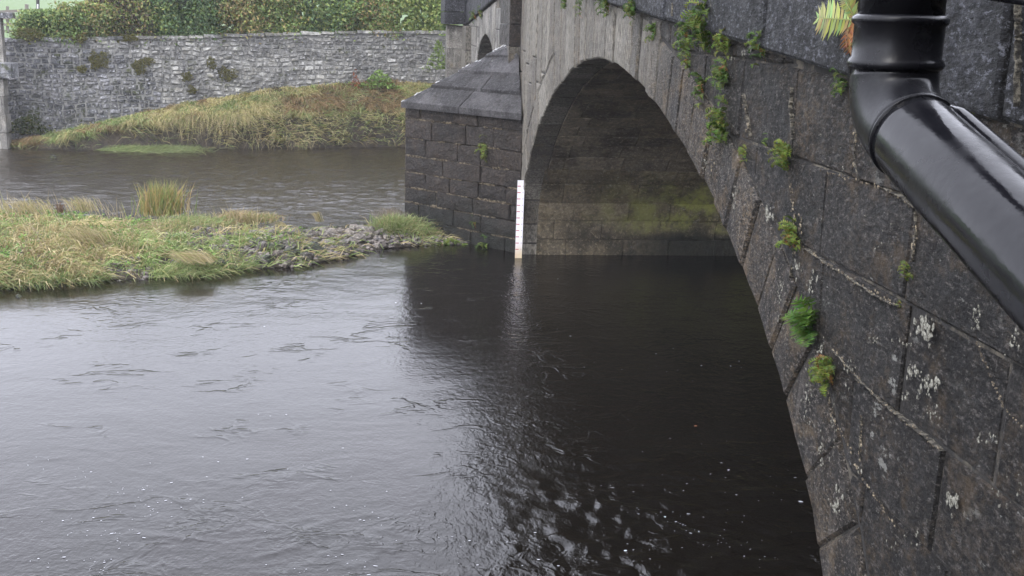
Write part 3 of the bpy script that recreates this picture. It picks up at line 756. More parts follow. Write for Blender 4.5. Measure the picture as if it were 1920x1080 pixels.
PX = (q0+q1)/2; PX.z = 0; PXc = Vector((PX.x, PX.y, 0))
pipe = empty('downpipe', (PXc.x, PXc.y, 3.3), 'black plastic rainwater downpipe with socket collar and elbow, close to the camera at the right', 'pipe')
zt = lambda y: cpt(1683, y, DP).z
up = lambda z: Vector((PXc.x, PXc.y, z))
tube('upper_pipe', [up(zt(60)), up(zt(-900))], .054, M['pipe'], pipe)
zc = [zt(28), zt(33), zt(38), zt(44), zt(48), zt(108), zt(114), zt(121), zt(127), zt(132)]
tube('collar', [up(z) for z in zc], [.0555, .0600, .0612, .0600, .0568, .0568, .0602, .0618, .0600, .056], M['pipe'], pipe)
E0 = up(zt(150)); ld = (cpt(1928, 446, 1.12)-cpt(1703, 225, 1.40)).normalized()
ctr = cpt(1690, 215, 1.425); ctr = Vector((PXc.x, PXc.y, ctr.z))
bend = [up(zt(118)), up(zt(140))]
for k in range(15):
    t = k/14; a = up(ctr.z+.055); b = ctr+ld*.075
    bend.append((1-t)**2*a+2*t*(1-t)*ctr+t*t*b)
bend.append(ctr+ld*.085)
tube('elbow', bend, .0562, M['pipe'], pipe)
tube('elbow_seam', [ctr+ld*.0835, ctr+ld*.0855, ctr+ld*.0875], [.0573, .0577, .0573], M['pipe'], pipe)
low = tube('lower_pipe', [ctr+ld*.087, ctr+ld*.1, ctr+ld*.6, ctr+ld*1.3], [.0545, .0552, .0552, .0552], M['pipe'], pipe)
# moulded rib along the upper right flank of the lower pipe
sdv = ld.cross(FV).normalized()
if sdv.dot(RV) < 0: sdv = -sdv
rb = (sdv*.78+(-FV-ld*(-FV).dot(ld)).normalized()*.45).normalized()
tube('moulded_rib', [ctr+ld*(.07+.02*i)+rb*(.044+.004*min(i, 2)) for i in range(30)], [.006]+[.016]*29, M['pipe'], pipe, seg=16)
sc = cpt(1742, 184, 1.378); tube('screw', [sc, sc-FV*.008+RV*.003], .006, M['screw'], pipe, seg=12)
cable = tube('cable', [cpt(1790, -22, 1.2), cpt(1860, -9, 1.18), cpt(1935, 2, 1.15), cpt(2050, 30, 1.1)], .006, M['pipe'], None, seg=12)
tag(cable, 'black cable crossing the top right corner above the downpipe', 'cable')

# ------------------------------------------------------------------ river, bed, terrain
def island_h(X, Y):
    """height of the grassy gravel bar above the water"""
    # near shore and far shore as polylines in X
    xs = np.array([-16, -9, -5.0, -3.8, -2.76, -2.1, -1.28, -.7, -.21, .35, .75, 1.15, 1.4])
    ns = np.array([12.6, 13.5, 14.45, 14.9, 15.15, 15.5, 15.85, 16.4, 16.95, 17.35, 17.55, 17.5, 17.55])
    fs = np.array([19.6, 19.4, 18.9, 18.4, 18.15, 18.1, 18.1, 18.2, 18.35, 18.5, 18.4, 17.9, 17.6])
    w = .12*(fbm(X*1.7, Y*1.7, 3, 5)-.5)*2
    nb = np.interp(X, xs, ns)+w; fb = np.interp(X, xs, fs)+w
    t = np.minimum(Y-nb, fb-Y)
    mx = np.interp(X, [-16, -5, -3, -1.6, -.3, .4, 1.1], [.30, .29, .28, .24, .19, .2, .05])
    h = mx*(1-np.exp(-np.maximum(t, 0)/.45))
    return np.where(t > 0, h+.05*(fbm(X*3, Y*3, 4, 9)-.5), -.35+.25*np.exp(np.minimum(t, 0)/.5))
def wall_y(X): return np.interp(X, [-30, -9.8, -5.2, -.5, 2, 8], [28.6, 30.3, 31.4, 32.6, 33.1, 34])
def wall_top(X): return np.interp(X, [-30, -9.8, -5.2, -.8, 2], [2.4, 2.66, 2.86, 3.1, 3.15])
def bank_h(X, Y):
    wy = wall_y(X)
    zt_ = np.interp(X, [-30, -9.6, -7.6, -5.6, -3.2, -.5, 2], [-.2, .05, .55, 1.1, 1.5, 1.75, 1.7])
    lip = np.interp(X, [-30, -9.6, -8, -6.5, -4, -1, 2], [-.3, .12, .36, .66, .80, .84, .88])
    sh = np.interp(X, [-12, -9.4, -8, -6.5, -4.6, -2.5, 0, 3], [29.6, 29.5, 29.2, 29.5, 30.0, 30.5, 31.1, 31.3])+.35*(fbm(X*.9, X*0+3, 3, 2)-.5)
    ly = sh+.22+.35*(fbm(X*1.3, X*0+7, 3, 4)-.5)
    t = (Y-sh)/(ly-sh); up_ = lip*np.clip(t, 0, 1)**.6
    t2 = np.clip((Y-ly)/(wy-ly), 0, 1); h = np.where(t < 1, up_, lip+(zt_-lip)*t2**.9)
    return np.where(Y < sh, -.3, h+.12*(fbm(X*2, Y*2, 4, 8)-.5)*np.clip(t, 0, 1))
def grid(name, x0, x1, y0, y1, nx, ny, hf, mat, kind='structure', smooth=True):
    xs = np.linspace(x0, x1, nx); ys = np.linspace(y0, y1, ny); Xg, Yg = np.meshgrid(xs, ys)
    Zg = hf(Xg, Yg); V = np.stack([Xg, Yg, Zg], -1).reshape(-1, 3)
    i = np.arange(nx*ny).reshape(ny, nx); Q = np.stack([i[:-1, :-1], i[:-1, 1:], i[1:, 1:], i[1:, :-1]], -1).reshape(-1, 4)
    o = fast(name, V, Q, mat=mat, smooth=smooth); tag(o, kind=kind); return o
grid('gravel_bar', -16, 1.5, 12.2, 20, 260, 130, lambda X, Y: island_h(X, Y), M['mud'])
grid('river_bank', -30, 3, 28.4, 34.6, 330, 100, lambda X, Y: bank_h(X, Y), M['mud'])
def land(X, Y):
    r = np.clip((Y-33.2)/370, 0, 1); return 2.3+np.clip((Y-33.2)/10, 0, 1)*.7+34*r**1.3+.5*np.sin(X*.02)
grid('field', -420, 420, 33.7, 600, 60, 60, land, M['field'])
def wave(X, Y):
    near = np.clip((9.6-Y+1.5*(fbm(X*.5, Y*.5, 2, 30)-.5))/3.2, 0, 1)
    swirl = np.clip((X-1.0)/1.2, 0, 1)*np.clip((10-Y)/4, 0, 1)
    far = np.clip((Y-18.5)/3, 0, 1)
    wx = X+.5*(fbm(X*.8, Y*.8, 2, 41)-.5); wy = Y+.8*(fbm(X*.7+9, Y*.7, 2, 42)-.5)
    a = fbm(wx*1.0+wy*.25, wy*1.9, 3, 50)-.5
    rid = 1-np.abs(2*fbm(wx*1.3-.2*wy, wy*2.6, 3, 55)-1)
    b = fbm(wx*4.2, wy*3.6, 3, 60)-.5
    rid2 = 1-np.abs(2*fbm(wx*3.0, wy*2.6, 3, 65)-1)
    c = fbm(wx*3.6, wy*8.2, 2, 70)-.5
    patch = np.clip((fbm(X*.9+3, Y*.9, 2, 81)-.42)*5, 0, 1)
    return .007*a+.010*np.maximum(rid-.86, 0)*2*(.5+near)*patch+near*(.0035*b+.016*np.maximum(rid2-.80, 0)*patch)+swirl*(.018*b+.025*a+.03*np.maximum(rid2-.7, 0))+np.exp(-((X-1.65)/.75)**2-((Y-7.2)/1.1)**2)*(.055*b+.05*np.maximum(rid2-.75, 0))+far*(.042*c)
ky = [1.0]
while ky[-1] < 34.5: ky.append(ky[-1]+max(.022, ky[-1]*.0034))
ys = np.r_[-60, -20, -6, ky, 36]
xi = np.arange(-4.2, 4.2, .028); xl = []; v = -4.2; st = .03
while v > -90: v -= st; st *= 1.03; st = min(st, .10) if v > -13 else st*1.15; xl.append(v)
xr = [];  v = 4.2; st = .03
while v < 90: v += st; st *= 1.12; xr.append(v)
xs = np.r_[xl[::-1], xi, xr]
Xg, Yg = np.meshgrid(xs, ys); Zg = wave(Xg, Yg)
V = np.stack([Xg, Yg, Zg], -1).reshape(-1, 3); i = np.arange(len(V)).reshape(Xg.shape)
Q = np.stack([i[:-1, :-1], i[:-1, 1:], i[1:, 1:], i[1:, :-1]], -1).reshape(-1, 4)
tag(fast('river', V, Q, mat=M['water'], smooth=True), kind='structure')
mesh('river_bed', [(-600, -100, -.75), (600, -100, -.75), (600, 700, -.75), (-600, 700, -.75)], [(0, 1, 2, 3)], M['bed'])['kind'] = 'structure'

# foam flecks
V = []; F = []
def fleck(x, y, s, el=1.6, ang=0.):
    p = on_z(x, y, 0); z = float(wave(np.array([p.x]), np.array([p.y]))[0])+.004; b = len(V); k = 8
    for j in range(k):
        a = j/k*6.283; r = s*random.uniform(.55, 1.15); dx, dy = r*el*math.cos(a), r*math.sin(a)
        V.append((p.x+dx*math.cos(ang)-dy*math.sin(ang), p.y+dx*math.sin(ang)+dy*math.cos(ang), z))
    V.append((p.x, p.y, z+s*.35)); F.extend([(b+j, b+(j+1) % k, b+k) for j in range(k)])
R = random.Random(3)
for cx, cy, sx, sy, nn_, sl in ((290, 950, 60, 10, 34, -.18), (150, 985, 50, 14, 16, .2), (215, 1035, 26, 20, 30, -.9), (120, 1055, 40, 16, 14, 0), (650, 1055, 30, 12, 14, .3), (560, 1070, 60, 8, 8, 0),
                               (700, 970, 26, 14, 12, .5), (860, 1030, 30, 16, 12, .4), (1250, 970, 34, 12, 26, .35), (1330, 1000, 50, 12, 16, .35), (1400, 1040, 40, 12, 10, .3), (960, 1000, 60, 30, 14, .3),
                               (1450, 900, 30, 30, 12, 0), (1290, 900, 40, 30, 10, 0), (1270, 690, 70, 8, 9, -.05), (1100, 640, 160, 60, 14, 0), (250, 920, 50, 8, 12, -.2), (600, 780, 60, 6, 5, 0), (400, 880, 200, 30, 14, 0),
                               (100, 870, 50, 12, 8, .2), (1180, 840, 120, 60, 12, 0), (600, 900, 200, 60, 14, 0), (1380, 980, 90, 50, 12, .2), (1260, 1050, 200, 20, 16, .1)):
    for k in range(int(nn_*.8)):
        dx = R.gauss(0, sx); x = cx+dx; y = cy+sl*dx+R.gauss(0, sy)
        if y > 1100 or x < -40: continue
        p_ = on_z(x, y, 0)
        if p_.y < 5 and p_.x > D: continue
        fleck(x, y, R.choice([.002, .002, .003, .003, .005]), R.uniform(1.1, 3.2), R.uniform(-.5, .5))
for x, y, s in ((1366, 881, .010), (1230, 664, .008), (1315, 686, .009), (1501, 942, .018), (497, 998, .004), (742, 568, .01), (790, 569, .008), (496, 613, .010), (1046, 523, .006), (1370, 687, .009), (1173, 1030, .010), (1247, 968, .010)): fleck(x, y, s, 1.3)
tag(fast('foam', np.array([tuple(v) for v in V]), T=F, mat=M['foam'], smooth=True), kind='stuff')
p = on_z(1304, 800, .012); lf = mesh('floating_leaf', [(p.x+.014*math.cos(a)*(1+.35*math.cos(5*a)), p.y+.02*math.sin(a)*(1+.3*math.cos(5*a)), p.z+.004*math.sin(3*a)+.008) for a in [i*.524 for i in range(12)]], [tuple(range(12))], M['oleaf'])
tag(lf, 'small orange autumn leaf floating on the dark water below the arch', 'leaf')

# ------------------------------------------------------------------ far retaining wall of rubble
wall = empty('retaining_wall', (-4, float(wall_y(-4)), 1), 'long grey rubble retaining wall on the far bank with moss patches below the hedge', 'wall')
cand = []
z = -.35; rr = random.Random(21)
while z < 3.05:
    h = rr.uniform(.075, .15); x = -12.5
    while x < 1.75:
        w = rr.choice([rr.uniform(.07, .16), rr.uniform(.12, .24), rr.uniform(.2, .34)]); tz = float(wall_top(x+w/2))
        bz = float(bank_h(np.array([x+w/2]), np.array([wall_y(x+w/2)-.12]))[0])
        if z+h < tz+.03 and z+h > bz-.15: cand.append((x, z, w, h))
        x += w
    z += h
def rub(x, z, w, h):
    ya, yb = float(wall_y(x)), float(wall_y(x+w)); j = lambda a: rr.uniform(-a, a)
    c4 = [(x+.008+j(.012), z+.008+j(.012)), (x+w-.008+j(.012), z+.008+j(.012)), (x+w-.012+j(.02), z+h-.008+j(.012)), (x+.012+j(.02), z+h-.008+j(.012))]
    Y = lambda X: float(np.interp(X, [x, x+w], [ya, yb])); pr = rr.uniform(.005, .04)
    wz = lambda a, b: b+.10*mnoise.noise(Vector((a*1.1, b*.8, 5)))+.05*mnoise.noise(Vector((a*4, b*3, 9)))
    c4 = [(a, wz(a, b)) for a, b in c4]; z = wz(x+w/2, z)
    V = [(a, Y(a)+.06, b) for a, b in c4]; mx, mz = x+w/2, z+h/2
    V += [(mx+(a-mx)*.74+j(.012), Y(a)-pr+j(.02), mz+(b-mz)*.7+j(.014)) for a, b in c4]
    return V, [(0, 1, 5, 4), (1, 2, 6, 5), (2, 3, 7, 6), (3, 0, 4, 7), (4, 5, 6, 7)]
cand.sort(key=lambda c: -(c[2]*c[3])/(float(wall_y(c[0]))**2))
VV = {'r': ([], []), 'd': ([], [])}
for k, c in enumerate(cand):
    V, F = rub(*c); dark = mnoise.noise(Vector((c[0]*.5, c[1]*.9, 3)))*1.6+(-6.5-c[0])*.5+(1.2-c[1])*.3 > 0
    if k < 290: mesh('stone', V, F, M['rubble_dark'] if dark else M['rubble'], wall)
    else:
        v, f = VV['d' if dark else 'r']; b = len(v); v += V; f += [tuple(q+b for q in fc) for fc in F]
for k_, mm in (('r', 'rubble'), ('d', 'rubble_dark')): tag(mesh('rubble_stones', VV[k_][0], VV[k_][1], M[mm], wall), kind='stuff')
xs_ = np.linspace(-30, 2.3, 60); V = []; F = []
for x in xs_: y = float(wall_y(x)); V += [(x, y+.02, -.6), (x, y+.02, float(wall_top(x))), (x, y+.5, float(wall_top(x)))]
for i in range(len(xs_)-1): F += [(3*i, 3*i+3, 3*i+4, 3*i+1), (3*i+1, 3*i+4, 3*i+5, 3*i+2)]
mesh('mortar', V, F, M['mortar_r'], wall)
x = -14.
while x < 1.9:      # coping stones
    w = rr.uniform(.35, .7); y0, y1 = float(wall_y(x)), float(wall_y(x+w)); zt_ = float(wall_top(x+w/2)); g = .01
    V = [(x+g, y0-.05, zt_-.02), (x+w-g, y1-.05, zt_-.02), (x+w-g, y1+.45, zt_-.02), (x+g, y0+.45, zt_-.02)]; V += [(a+rr.uniform(-.01, .01), b, c+rr.uniform(.06, .10)) for a, b, c in V]
    mesh('coping_stone', V, [(3, 2, 1, 0), (0, 1, 5, 4), (1, 2, 6, 5), (2, 3, 7, 6), (3, 0, 4, 7), (4, 5, 6, 7)], M['rubble_dark'] if x < -7 else M['rubble'], wall); x += w

# ------------------------------------------------------------------ foliage builders
def leaves(C, size, cols, jitter=.25, flat=0.):
    """C (n,3) centres; folded four-point leaves"""
    n = len(C); a = RNG.normal(size=(n, 3)); a[:, 2] *= (1-flat); a /= np.linalg.norm(a, axis=1)[:, None]
    b = np.cross(a, RNG.normal(size=(n, 3))); b /= np.linalg.norm(b, axis=1)[:, None]; nn = np.cross(a, b)
    s = size*RNG.uniform(.6, 1.35, n)[:, None]
    V = np.stack([C-a*s, C+b*s*.5+nn*s*.18, C+a*s, C-b*s*.5+nn*s*.18], 1).reshape(-1, 3)
    k = np.arange(n)*4; T = np.concatenate([np.stack([k, k+1, k+2], 1), np.stack([k, k+2, k+3], 1)])
    c = cols*RNG.uniform(1-jitter, 1+jitter, n)[:, None]; return V, T, np.repeat(c, 4, 0)
def pick(pal, n):
    pal = np.array(pal); return pal[RNG.integers(0, len(pal), n)]
def blades(P, L, lean, width, cols, curve=.5, spread=.35):
    """P base points, L lengths, lean (n,3) preferred direction"""
    n = len(P); d = lean+RNG.normal(size=(n, 3))*spread; d /= np.linalg.norm(d, axis=1)[:, None]
    L = L[:, None]; side = np.cross(d, np.array([.15, 1., .1])+RNG.normal(size=(n, 3))*.5); side /= np.linalg.norm(side, axis=1)[:, None]+1e-9; side *= width
    g = np.array([0, 0, -1.])*curve; hd = d.copy(); hd[:, 2] = 0
    m = P+d*L*.5+(g*.12+hd*.06)*L; t = P+d*L*.88+(g*.55+hd*.25)*L
    V = np.stack([P-side, P+side, m+side*.8, m-side*.8, t], 1).reshape(-1, 3); k = np.arange(n)*5
    Q = np.stack([k, k+1, k+2, k+3], 1); T = np.stack([k+3, k+2, k+4], 1)
    return V, Q, T, np.repeat(cols*RNG.uniform(.7, 1.3, n)[:, None], 5, 0)

# hedge: one shrub after another on top of the wall
GR = [(.11, .17, .055), (.15, .21, .07), (.08, .13, .05)]; YG = [(.21, .27, .08), (.27, .28, .09), (.17, .24, .075)]; BR = [(.27, .20, .09), (.30, .22, .10), (.20, .19, .08), (.20, .21, .08), (.15, .18, .07)]; BG = [(.09, .16, .08), (.12, .19, .09)]
shr = [(62, 150, GR+GR+YG, 'dark green shrub at the left end of the hedge beside the wooden fence', 18), (140, 210, YG+GR+BR, 'mixed green and yellow shrub between the dark green shrub and the bare reddish one', 4),
       (195, 270, BR+[(.07, .05, .045)]*4+YG, 'thin reddish-brown shrub with dark stems showing, left part of the hedge', 0), (255, 330, YG+BG+GR, 'fresh green shrub just right of the thin reddish-brown one', -5),
       (318, 400, BG+GR, 'deep bluish green shrub above the year of the wall\'s mossy middle', -5), (385, 480, BR+BR+YG, 'brown and orange beech shrub, the brownest in the hedge', -5),
       (465, 560, YG+GR+BR[:1], 'olive green shrub right of the brown beech shrub', -5), (550, 645, YG+GR+BG, 'light green shrub in the middle of the right half of the hedge', -5), (635, 730, YG+GR+BR[:2], 'yellow-orange tinted beech shrub second from the bridge', -5),
       (720, 838, YG+GR+YG, 'yellow-green clipped shrub touching the far end of the bridge', -5)]
shr[4] = (318, 400, BG+GR, 'deep bluish green shrub left of the brown beech shrub', -5)
for x0, x1, pal, lab, ytop in shr:
    xm = (x0+x1)/2; Yb = float(wall_y(on_y(xm, 60, 32).x))+.75
    a, b = on_y(x0, 60, Yb), on_y(x1, 60, Yb); base = float(wall_top((a.x+b.x)/2))-.05; topz = min(on_y(xm, ytop, Yb).z, 4.35) if ytop > 0 else 4.3
    n = int(15000*(b.x-a.x)*(1 if 'thin' not in lab else .8))
    C = np.stack([RNG.uniform(a.x-.12, b.x+.12, n), Yb+RNG.normal(0, .23, n)-.1, base+(topz-base)*RNG.uniform(0, 1, n)**.8], 1)
    C[:, 0] += .45*(fbm(C[:, 2]*1.7+x0, C[:, 1]*2, 3, 19)-.5)*2+RNG.normal(0, .12, n)
    C[:, 1] += .15*(fbm(C[:, 0]*2.2, C[:, 2]*2.2, 3, 13)-.5)*2-.15
    e = np.sin((C[:, 0]-a.x+.12)/(b.x-a.x+.24)*math.pi); C[:, 2] -= (1-e)*.2*RNG.uniform(0, 1, n)
    C[:, 2] = np.maximum(C[:, 2], base-.12)
    keep = fbm(C[:, 0]*5, C[:, 2]*5, 2, 17) > .2; C = C[keep]
    cm = pick(pal, len(C)); blob = fbm(C[:, 0]*1.6, C[:, 2]*1.6, 2, 23)[:, None]; cm = cm*(.95+.75*blob)
    root = empty('hedge_shrub', ((a.x+b.x)/2, Yb, base), lab, 'shrub', 'shrubs forming the hedge on top of the retaining wall')
    V, T, c = leaves(C, .044, cm); fast('foliage', V, T=T, col=c, mat=M['leaf'], parent=root)
    SV = []; SF = []
    for k in range(7):
        sx = random.uniform(a.x, b.x); sy = Yb+random.uniform(-.1, .25); ex = sx+random.uniform(-.3, .3); b0 = len(SV)
        for (px_, py_, pz_, r) in ((sx, sy, base-.5, .03), (ex, sy+random.uniform(-.1, .1), topz-.15, .01)):
            for j in range(5): an = j*1.2566; SV.append((px_+r*math.cos(an), py_+r*math.sin(an), pz_))
        for j in range(5): SF.append((b0+j, b0+(j+1) % 5, b0+5+(j+1) % 5, b0+5+j))
    mesh('stem', SV, SF, M['woodd'], root)

# grass on the bar and the far bank (uncountable)
def clumped(n, per, x0, x1, y0, y1, sx=.09, sy=.07):
    cx_, cy_ = RNG.uniform(x0, x1, n), RNG.uniform(y0, y1, n); i = np.repeat(np.arange(n), per); m = n*per
    return cx_[i]+RNG.normal(0, sx, m), cy_[i]+RNG.normal(0, sy, m), i
def scatter(n, x0, x1, y0, y1): return RNG.uniform(x0, x1, n), RNG.uniform(y0, y1, n)
ST = [(.42, .34, .18), (.36, .31, .16), (.48, .40, .24), (.30, .30, .12)]; GG = [(.22, .30, .10), (.29, .36, .14), (.17, .24, .08), (.40, .42, .20)]
def comb(n, per, x0, x1, y0, y1, hf, zmin):
    X, Y, i = clumped(n, per, x0, x1, y0, y1); Z = hf(X, Y); ang = RNG.normal(0, 1, n)[i]; hue = RNG.uniform(0, 1, n)[i]; ln = RNG.uniform(.6, 1.35, n)[i]; up = RNG.uniform(.35, 1.1, n)[i]; br = RNG.uniform(.75, 1.25, n)[i]
    k = Z > zmin; return X[k], Y[k], Z[k], ang[k], hue[k], ln[k], up[k], br[k]
X, Y, Zi, ang, hue, ln, up_, br = comb(5200, 34, -9, 1.2, 12.8, 19.6, island_h, .0)
dens = np.interp(X, [-9, -3.6, -2.6, -1.9, -1.2, .1, .3, .9, 1.2], [1, 1, .75, .22, .09, .05, .10, .08, 0]); pm = fbm(X*1.5, Y*1.5, 3, 77)
k = RNG.uniform(0, 1, len(X)) < dens*np.clip((pm-.30)*6, .08, 1); X, Y, Zi, ang, hue, ln, up_, br, pm = [q[k] for q in (X, Y, Zi, ang, hue, ln, up_, br, pm)]
pd = fbm(X*.8+5, Y*1.1, 3, 91)
dirn = np.stack([.7+.55*ang, -.45+.35*np.sin(ang*5), up_], 1)
st = hue < np.clip((pd-.32)*2.4, .22, .8)
cols = np.where(st[:, None], pick(ST, len(X)), pick(GG, len(X)))*br[:, None]
V, Q, T, c = blades(np.stack([X, Y, Zi-.01], 1), RNG.uniform(.2, .46, len(X))*ln*np.interp(Y-np.interp(X, [-9, -5, -2, 1], [17.4, 17.2, 17, 17.6]), [0, 1.2], [1, .5]), dirn, .0068, cols*1.18, curve=.75, spread=.16)
tag(fast('bar_grass', V, Q, T, c, M['grass']), kind='stuff')
# low leafy herbs between the grass
X, Y = scatter(26000, -9, 1.15, 12.8, 19.6); Zi = island_h(X, Y); pm = fbm(X*2.0+4, Y*2.0, 3, 37)
k = (Zi > .07) & (pm > .52) & (RNG.uniform(0, 1, len(X)) < np.interp(X, [-9, -3, -1, .2, 1.2], [1, .9, .3, .3, .7])); C = np.stack([X, Y, Zi+RNG.uniform(.01, .14, len(X))], 1)[k]
V, T, c = leaves(C, .028, pick([(.16, .28, .06), (.20, .32, .08), (.12, .22, .06)], len(C)), .3, .4); tag(fast('low_herbs', V, T=T, col=c, mat=M['leaf']), kind='stuff')
# far bank grass combed down the slope
X, Y, Zb, ang, hue, ln, up_, br = comb(4200, 42, -10.5, 2.0, 28.7, 33.2, bank_h, .04)
wy = wall_y(X); slope = (bank_h(X, Y+.12)-Zb)/.12; rel = np.clip((wy-Y)/3., 0, 1)
k = (Y < wy-.03) & (RNG.uniform(0, 1, len(X)) < np.where(slope > .55, .05+.25*(X > -4.5), 1.)); X, Y, Zb, ang, hue, ln, up_, br, rel = [q[k] for q in (X, Y, Zb, ang, hue, ln, up_, br, rel)]
brown = fbm(X*1.2, Y*1.6, 3, 95); left = np.clip((-5.6-X)/2, 0, 1)
base = np.where((hue < .7-.45*left)[:, None], pick([(.50, .42, .21), (.58, .49, .27), (.44, .39, .17), (.40, .39, .16)], len(X)), pick(GG, len(X)))
cols = np.where(((rel < .42) & (brown > .52) & (hue < .8))[:, None], pick([(.30, .19, .10), (.25, .20, .10), (.34, .25, .13)], len(X)), base)*br[:, None]
V, Q, T, c = blades(np.stack([X, Y, Zb-.01], 1), RNG.uniform(.35, .75, len(X))*ln*(.5+.65*rel), np.stack([.35+.75*ang, -.8+0*X, .15+.6*up_], 1), .0065, cols, curve=1.0, spread=.16)
tag(fast('bank_grass', V, Q, T, c, M['grass']), kind='stuff')

def herb(name, x, y, Y, n, rad, h, pal, size, lab, cat='plant', z0=None):
    P = on_y(x, y, Y); z = P.z if z0 is None else z0
    C = RNG.normal(size=(n, 3))*np.array([rad, rad*.6, 0])+np.array([P.x, P.y, z]); C[:, 2] += RNG.uniform(0, h, n)*np.exp(-((C[:, 0]-P.x)/rad)**2*.4)
    V, T, c = leaves(C, size, pick(pal, n), .3, .3); return tag(fast(name, V, T=T, col=c, mat=M['leaf']), lab, cat)
herb('nettle_patch', 712, 165, 32.2, 420, .26, .5, [(.15, .24, .06), (.2, .3, .08)], .05, 'bright green leafy weed clump on the far bank below the wall', 'weeds')
herb('dock_plant', 666, 165, 32.0, 90, .07, .55, [(.22, .06, .04), (.28, .10, .05)], .035, 'upright rusty red dock stalk left of the bright green weeds')
herb('ivy_clump', 822, 130, 31.2, 380, .16, .8, [(.15, .22, .06), (.2, .27, .08)], .045, 'green climbing weeds at the corner of wall and far abutment')
herb('heather_tuft', 517, 178, 31.6, 200, .16, .22, [(.12, .10, .06), (.09, .07, .05)], .035, 'dark brown dead tuft in the straw grass of the far bank')
herb('mossy_shrub', 50, 250, 30.0, 900, .33, .45, [(.05, .07, .02), (.09, .09, .03), (.035, .045, .02)], .04, 'dark olive low bush at the foot of the wall beside the pillar', 'shrub')
# moss cushions on the wall
def moss(x, y, rx, ry, lab):
    P0 = on_y(x, y, 31); Yw = float(wall_y(P0.x)); P = on_y(x, y, Yw-.03); n = int(1700*rx*ry/400)+60
    a = RNG.uniform(0, 6.28, n); r = np.sqrt(RNG.uniform(0, 1, n)); rx, ry = rx*Yw/FPX, ry*Yw/FPX
    edge = .35+1.3*fbm(np.cos(a)*2.5+x, np.sin(a)*2.5+y, 3, 3); C = np.stack([P.x+r*rx*np.cos(a)*edge, P.y-.02*(1-r**2)-.012+0*r, P.z+r*ry*np.sin(a)*edge], 1)
    V, T, c = leaves(C, .022, pick([(.15, .14, .04), (.12, .125, .035), (.17, .15, .06)], n), .3); return tag(fast('moss_patch', V, T=T, col=c, mat=M['leaf']), lab, 'moss', 'moss patches on the far retaining wall')
moss(184, 114, 18, 16, 'round olive brown moss cushion on the left half of the far wall')
moss(260, 125, 12, 14, 'irregular moss patch right of the round cushion on the far wall'); moss(278, 114, 10, 6, 'small moss streak just above the irregular patch on the far wall')
moss(420, 138, 20, 14, 'largest dark green moss patch, where wall meets the grass bank'); moss(395, 118, 9, 10, 'brownish moss patch up and left of the largest one')
moss(145, 72, 18, 7, 'flat moss tuft on top of the wall near its left end'); moss(236, 72, 22, 7, 'flat moss strip on the wall top under the reddish shrub')
moss(153, 130, 9, 7, 'small dark moss spot left of the round cushion'); moss(52, 64, 24, 10, 'mossy grass hump on the wall top by the fence')
moss(360, 168, 9, 8, 'low moss spot near the foot of the wall by the grass'); moss(350, 143, 10, 8, 'faint moss spot on the wall above the grass edge')

def tussock(name, x, y, zb, n, rad, L, lean, pal, lab, cat='grass tussock', spread=.35, width=.004, curve=.6, Y=None):
    P = on_z(x, y, zb) if Y is None else on_y(x, y, Y)
    B = np.stack([P.x+RNG.normal(0, rad, n), P.y+RNG.normal(0, rad*.7, n), np.full(n, P.z)], 1)
    V, Q, T, c = blades(B, RNG.uniform(L[0], L[1], n), np.tile(np.array(lean, float), (n, 1)), width, pick(pal, n), curve, spread)
    return tag(fast(name, V, Q, T, c, M['grass']), lab, cat)
RD = [(.26, .27, .09), (.34, .30, .12), (.42, .30, .13), (.17, .23, .07)]
tussock('reed_clump', 303, 402, .26, 620, .15, (.3, .85), (.05, 0, 1), RD, 'tall upright yellow-green reed clump, the tallest on the gravel bar', 'reeds', .17, .006, .25)
tussock('grass_tussock', 345, 425, .28, 1300, .24, (.2, .42), (.6, -.2, 1), GG+GG+ST[:1], 'dense green rush tussock leaning right beside the reed clump', spread=.35)
tussock('dry_grass', 445, 418, .22, 650, .16, (.22, .46), (.1, -.1, 1), ST+[(.45, .32, .2)], 'pinkish dry grass tuft right of the reeds on the bar', spread=.3)
tussock('dry_grass', 490, 415, .2, 300, .14, (.15, .34), (.3, -.1, 1), ST+GG[:1]+[(.45, .32, .2)], 'low buff grass tuft at the right end of the dry grass on the bar', spread=.3)
for x_, y_, n_, lab in ((55, 528, 900, 'green grass draping into the water near the left edge'), (125, 522, 800, 'green and straw grass draping over dark rock left of the pale grey rock'), (245, 508, 700, 'grass tuft at the waterline below the middle of the bar'),
                     (345, 512, 1000, 'long green grass draping into the water, the biggest along the near shore'), (405, 500, 700, 'green grass tuft at the near shore where the cobbles begin'), (470, 462, 500, 'small green tuft among the cobbles right of the near-shore grass')):
    tussock('grass_tussock', x_, y_-6, .05, n_, .2, (.25, .5), (.6, -.5, .55), GG+GG+ST[:1], lab, spread=.35, curve=.9)
tussock('dry_grass', 600, 415, .12, 60, .035, (.22, .36), (-.3, 0, 1), ST, 'small lone straw tuft standing on the stones by the far channel', spread=.12)
tussock('dry_grass', 535, 432, .14, 90, .04, (.2, .36), (-.5, -.1, 1), ST, 'straw stalks leaning left over the stones near the middle of the bar', spread=.12)
tussock('dry_grass', 180, 460, .3, 420, .16, (.3, .6), (-.45, -.1, 1), ST, 'big bleached straw tuft leaning left in the middle of the grassy bar', spread=.16)
tussock('dry_grass', 375, 490, .22, 260, .12, (.2, .4), (-.8, .3, .8), ST, 'sheaf of bleached straw lying up the near slope of the bar', spread=.14)
tussock('dry_grass', 160, 395, .3, 130, .12, (.3, .5), (-.3, 0, 1), ST, 'thin pale stalks standing against the far channel left of the reeds', spread=.14)
tussock('dry_grass', 50, 400, .35, 240, .25, (.3, .5), (-.35, 0, 1), ST, 'pale grass plumes at the far left end of the bar', spread=.2)
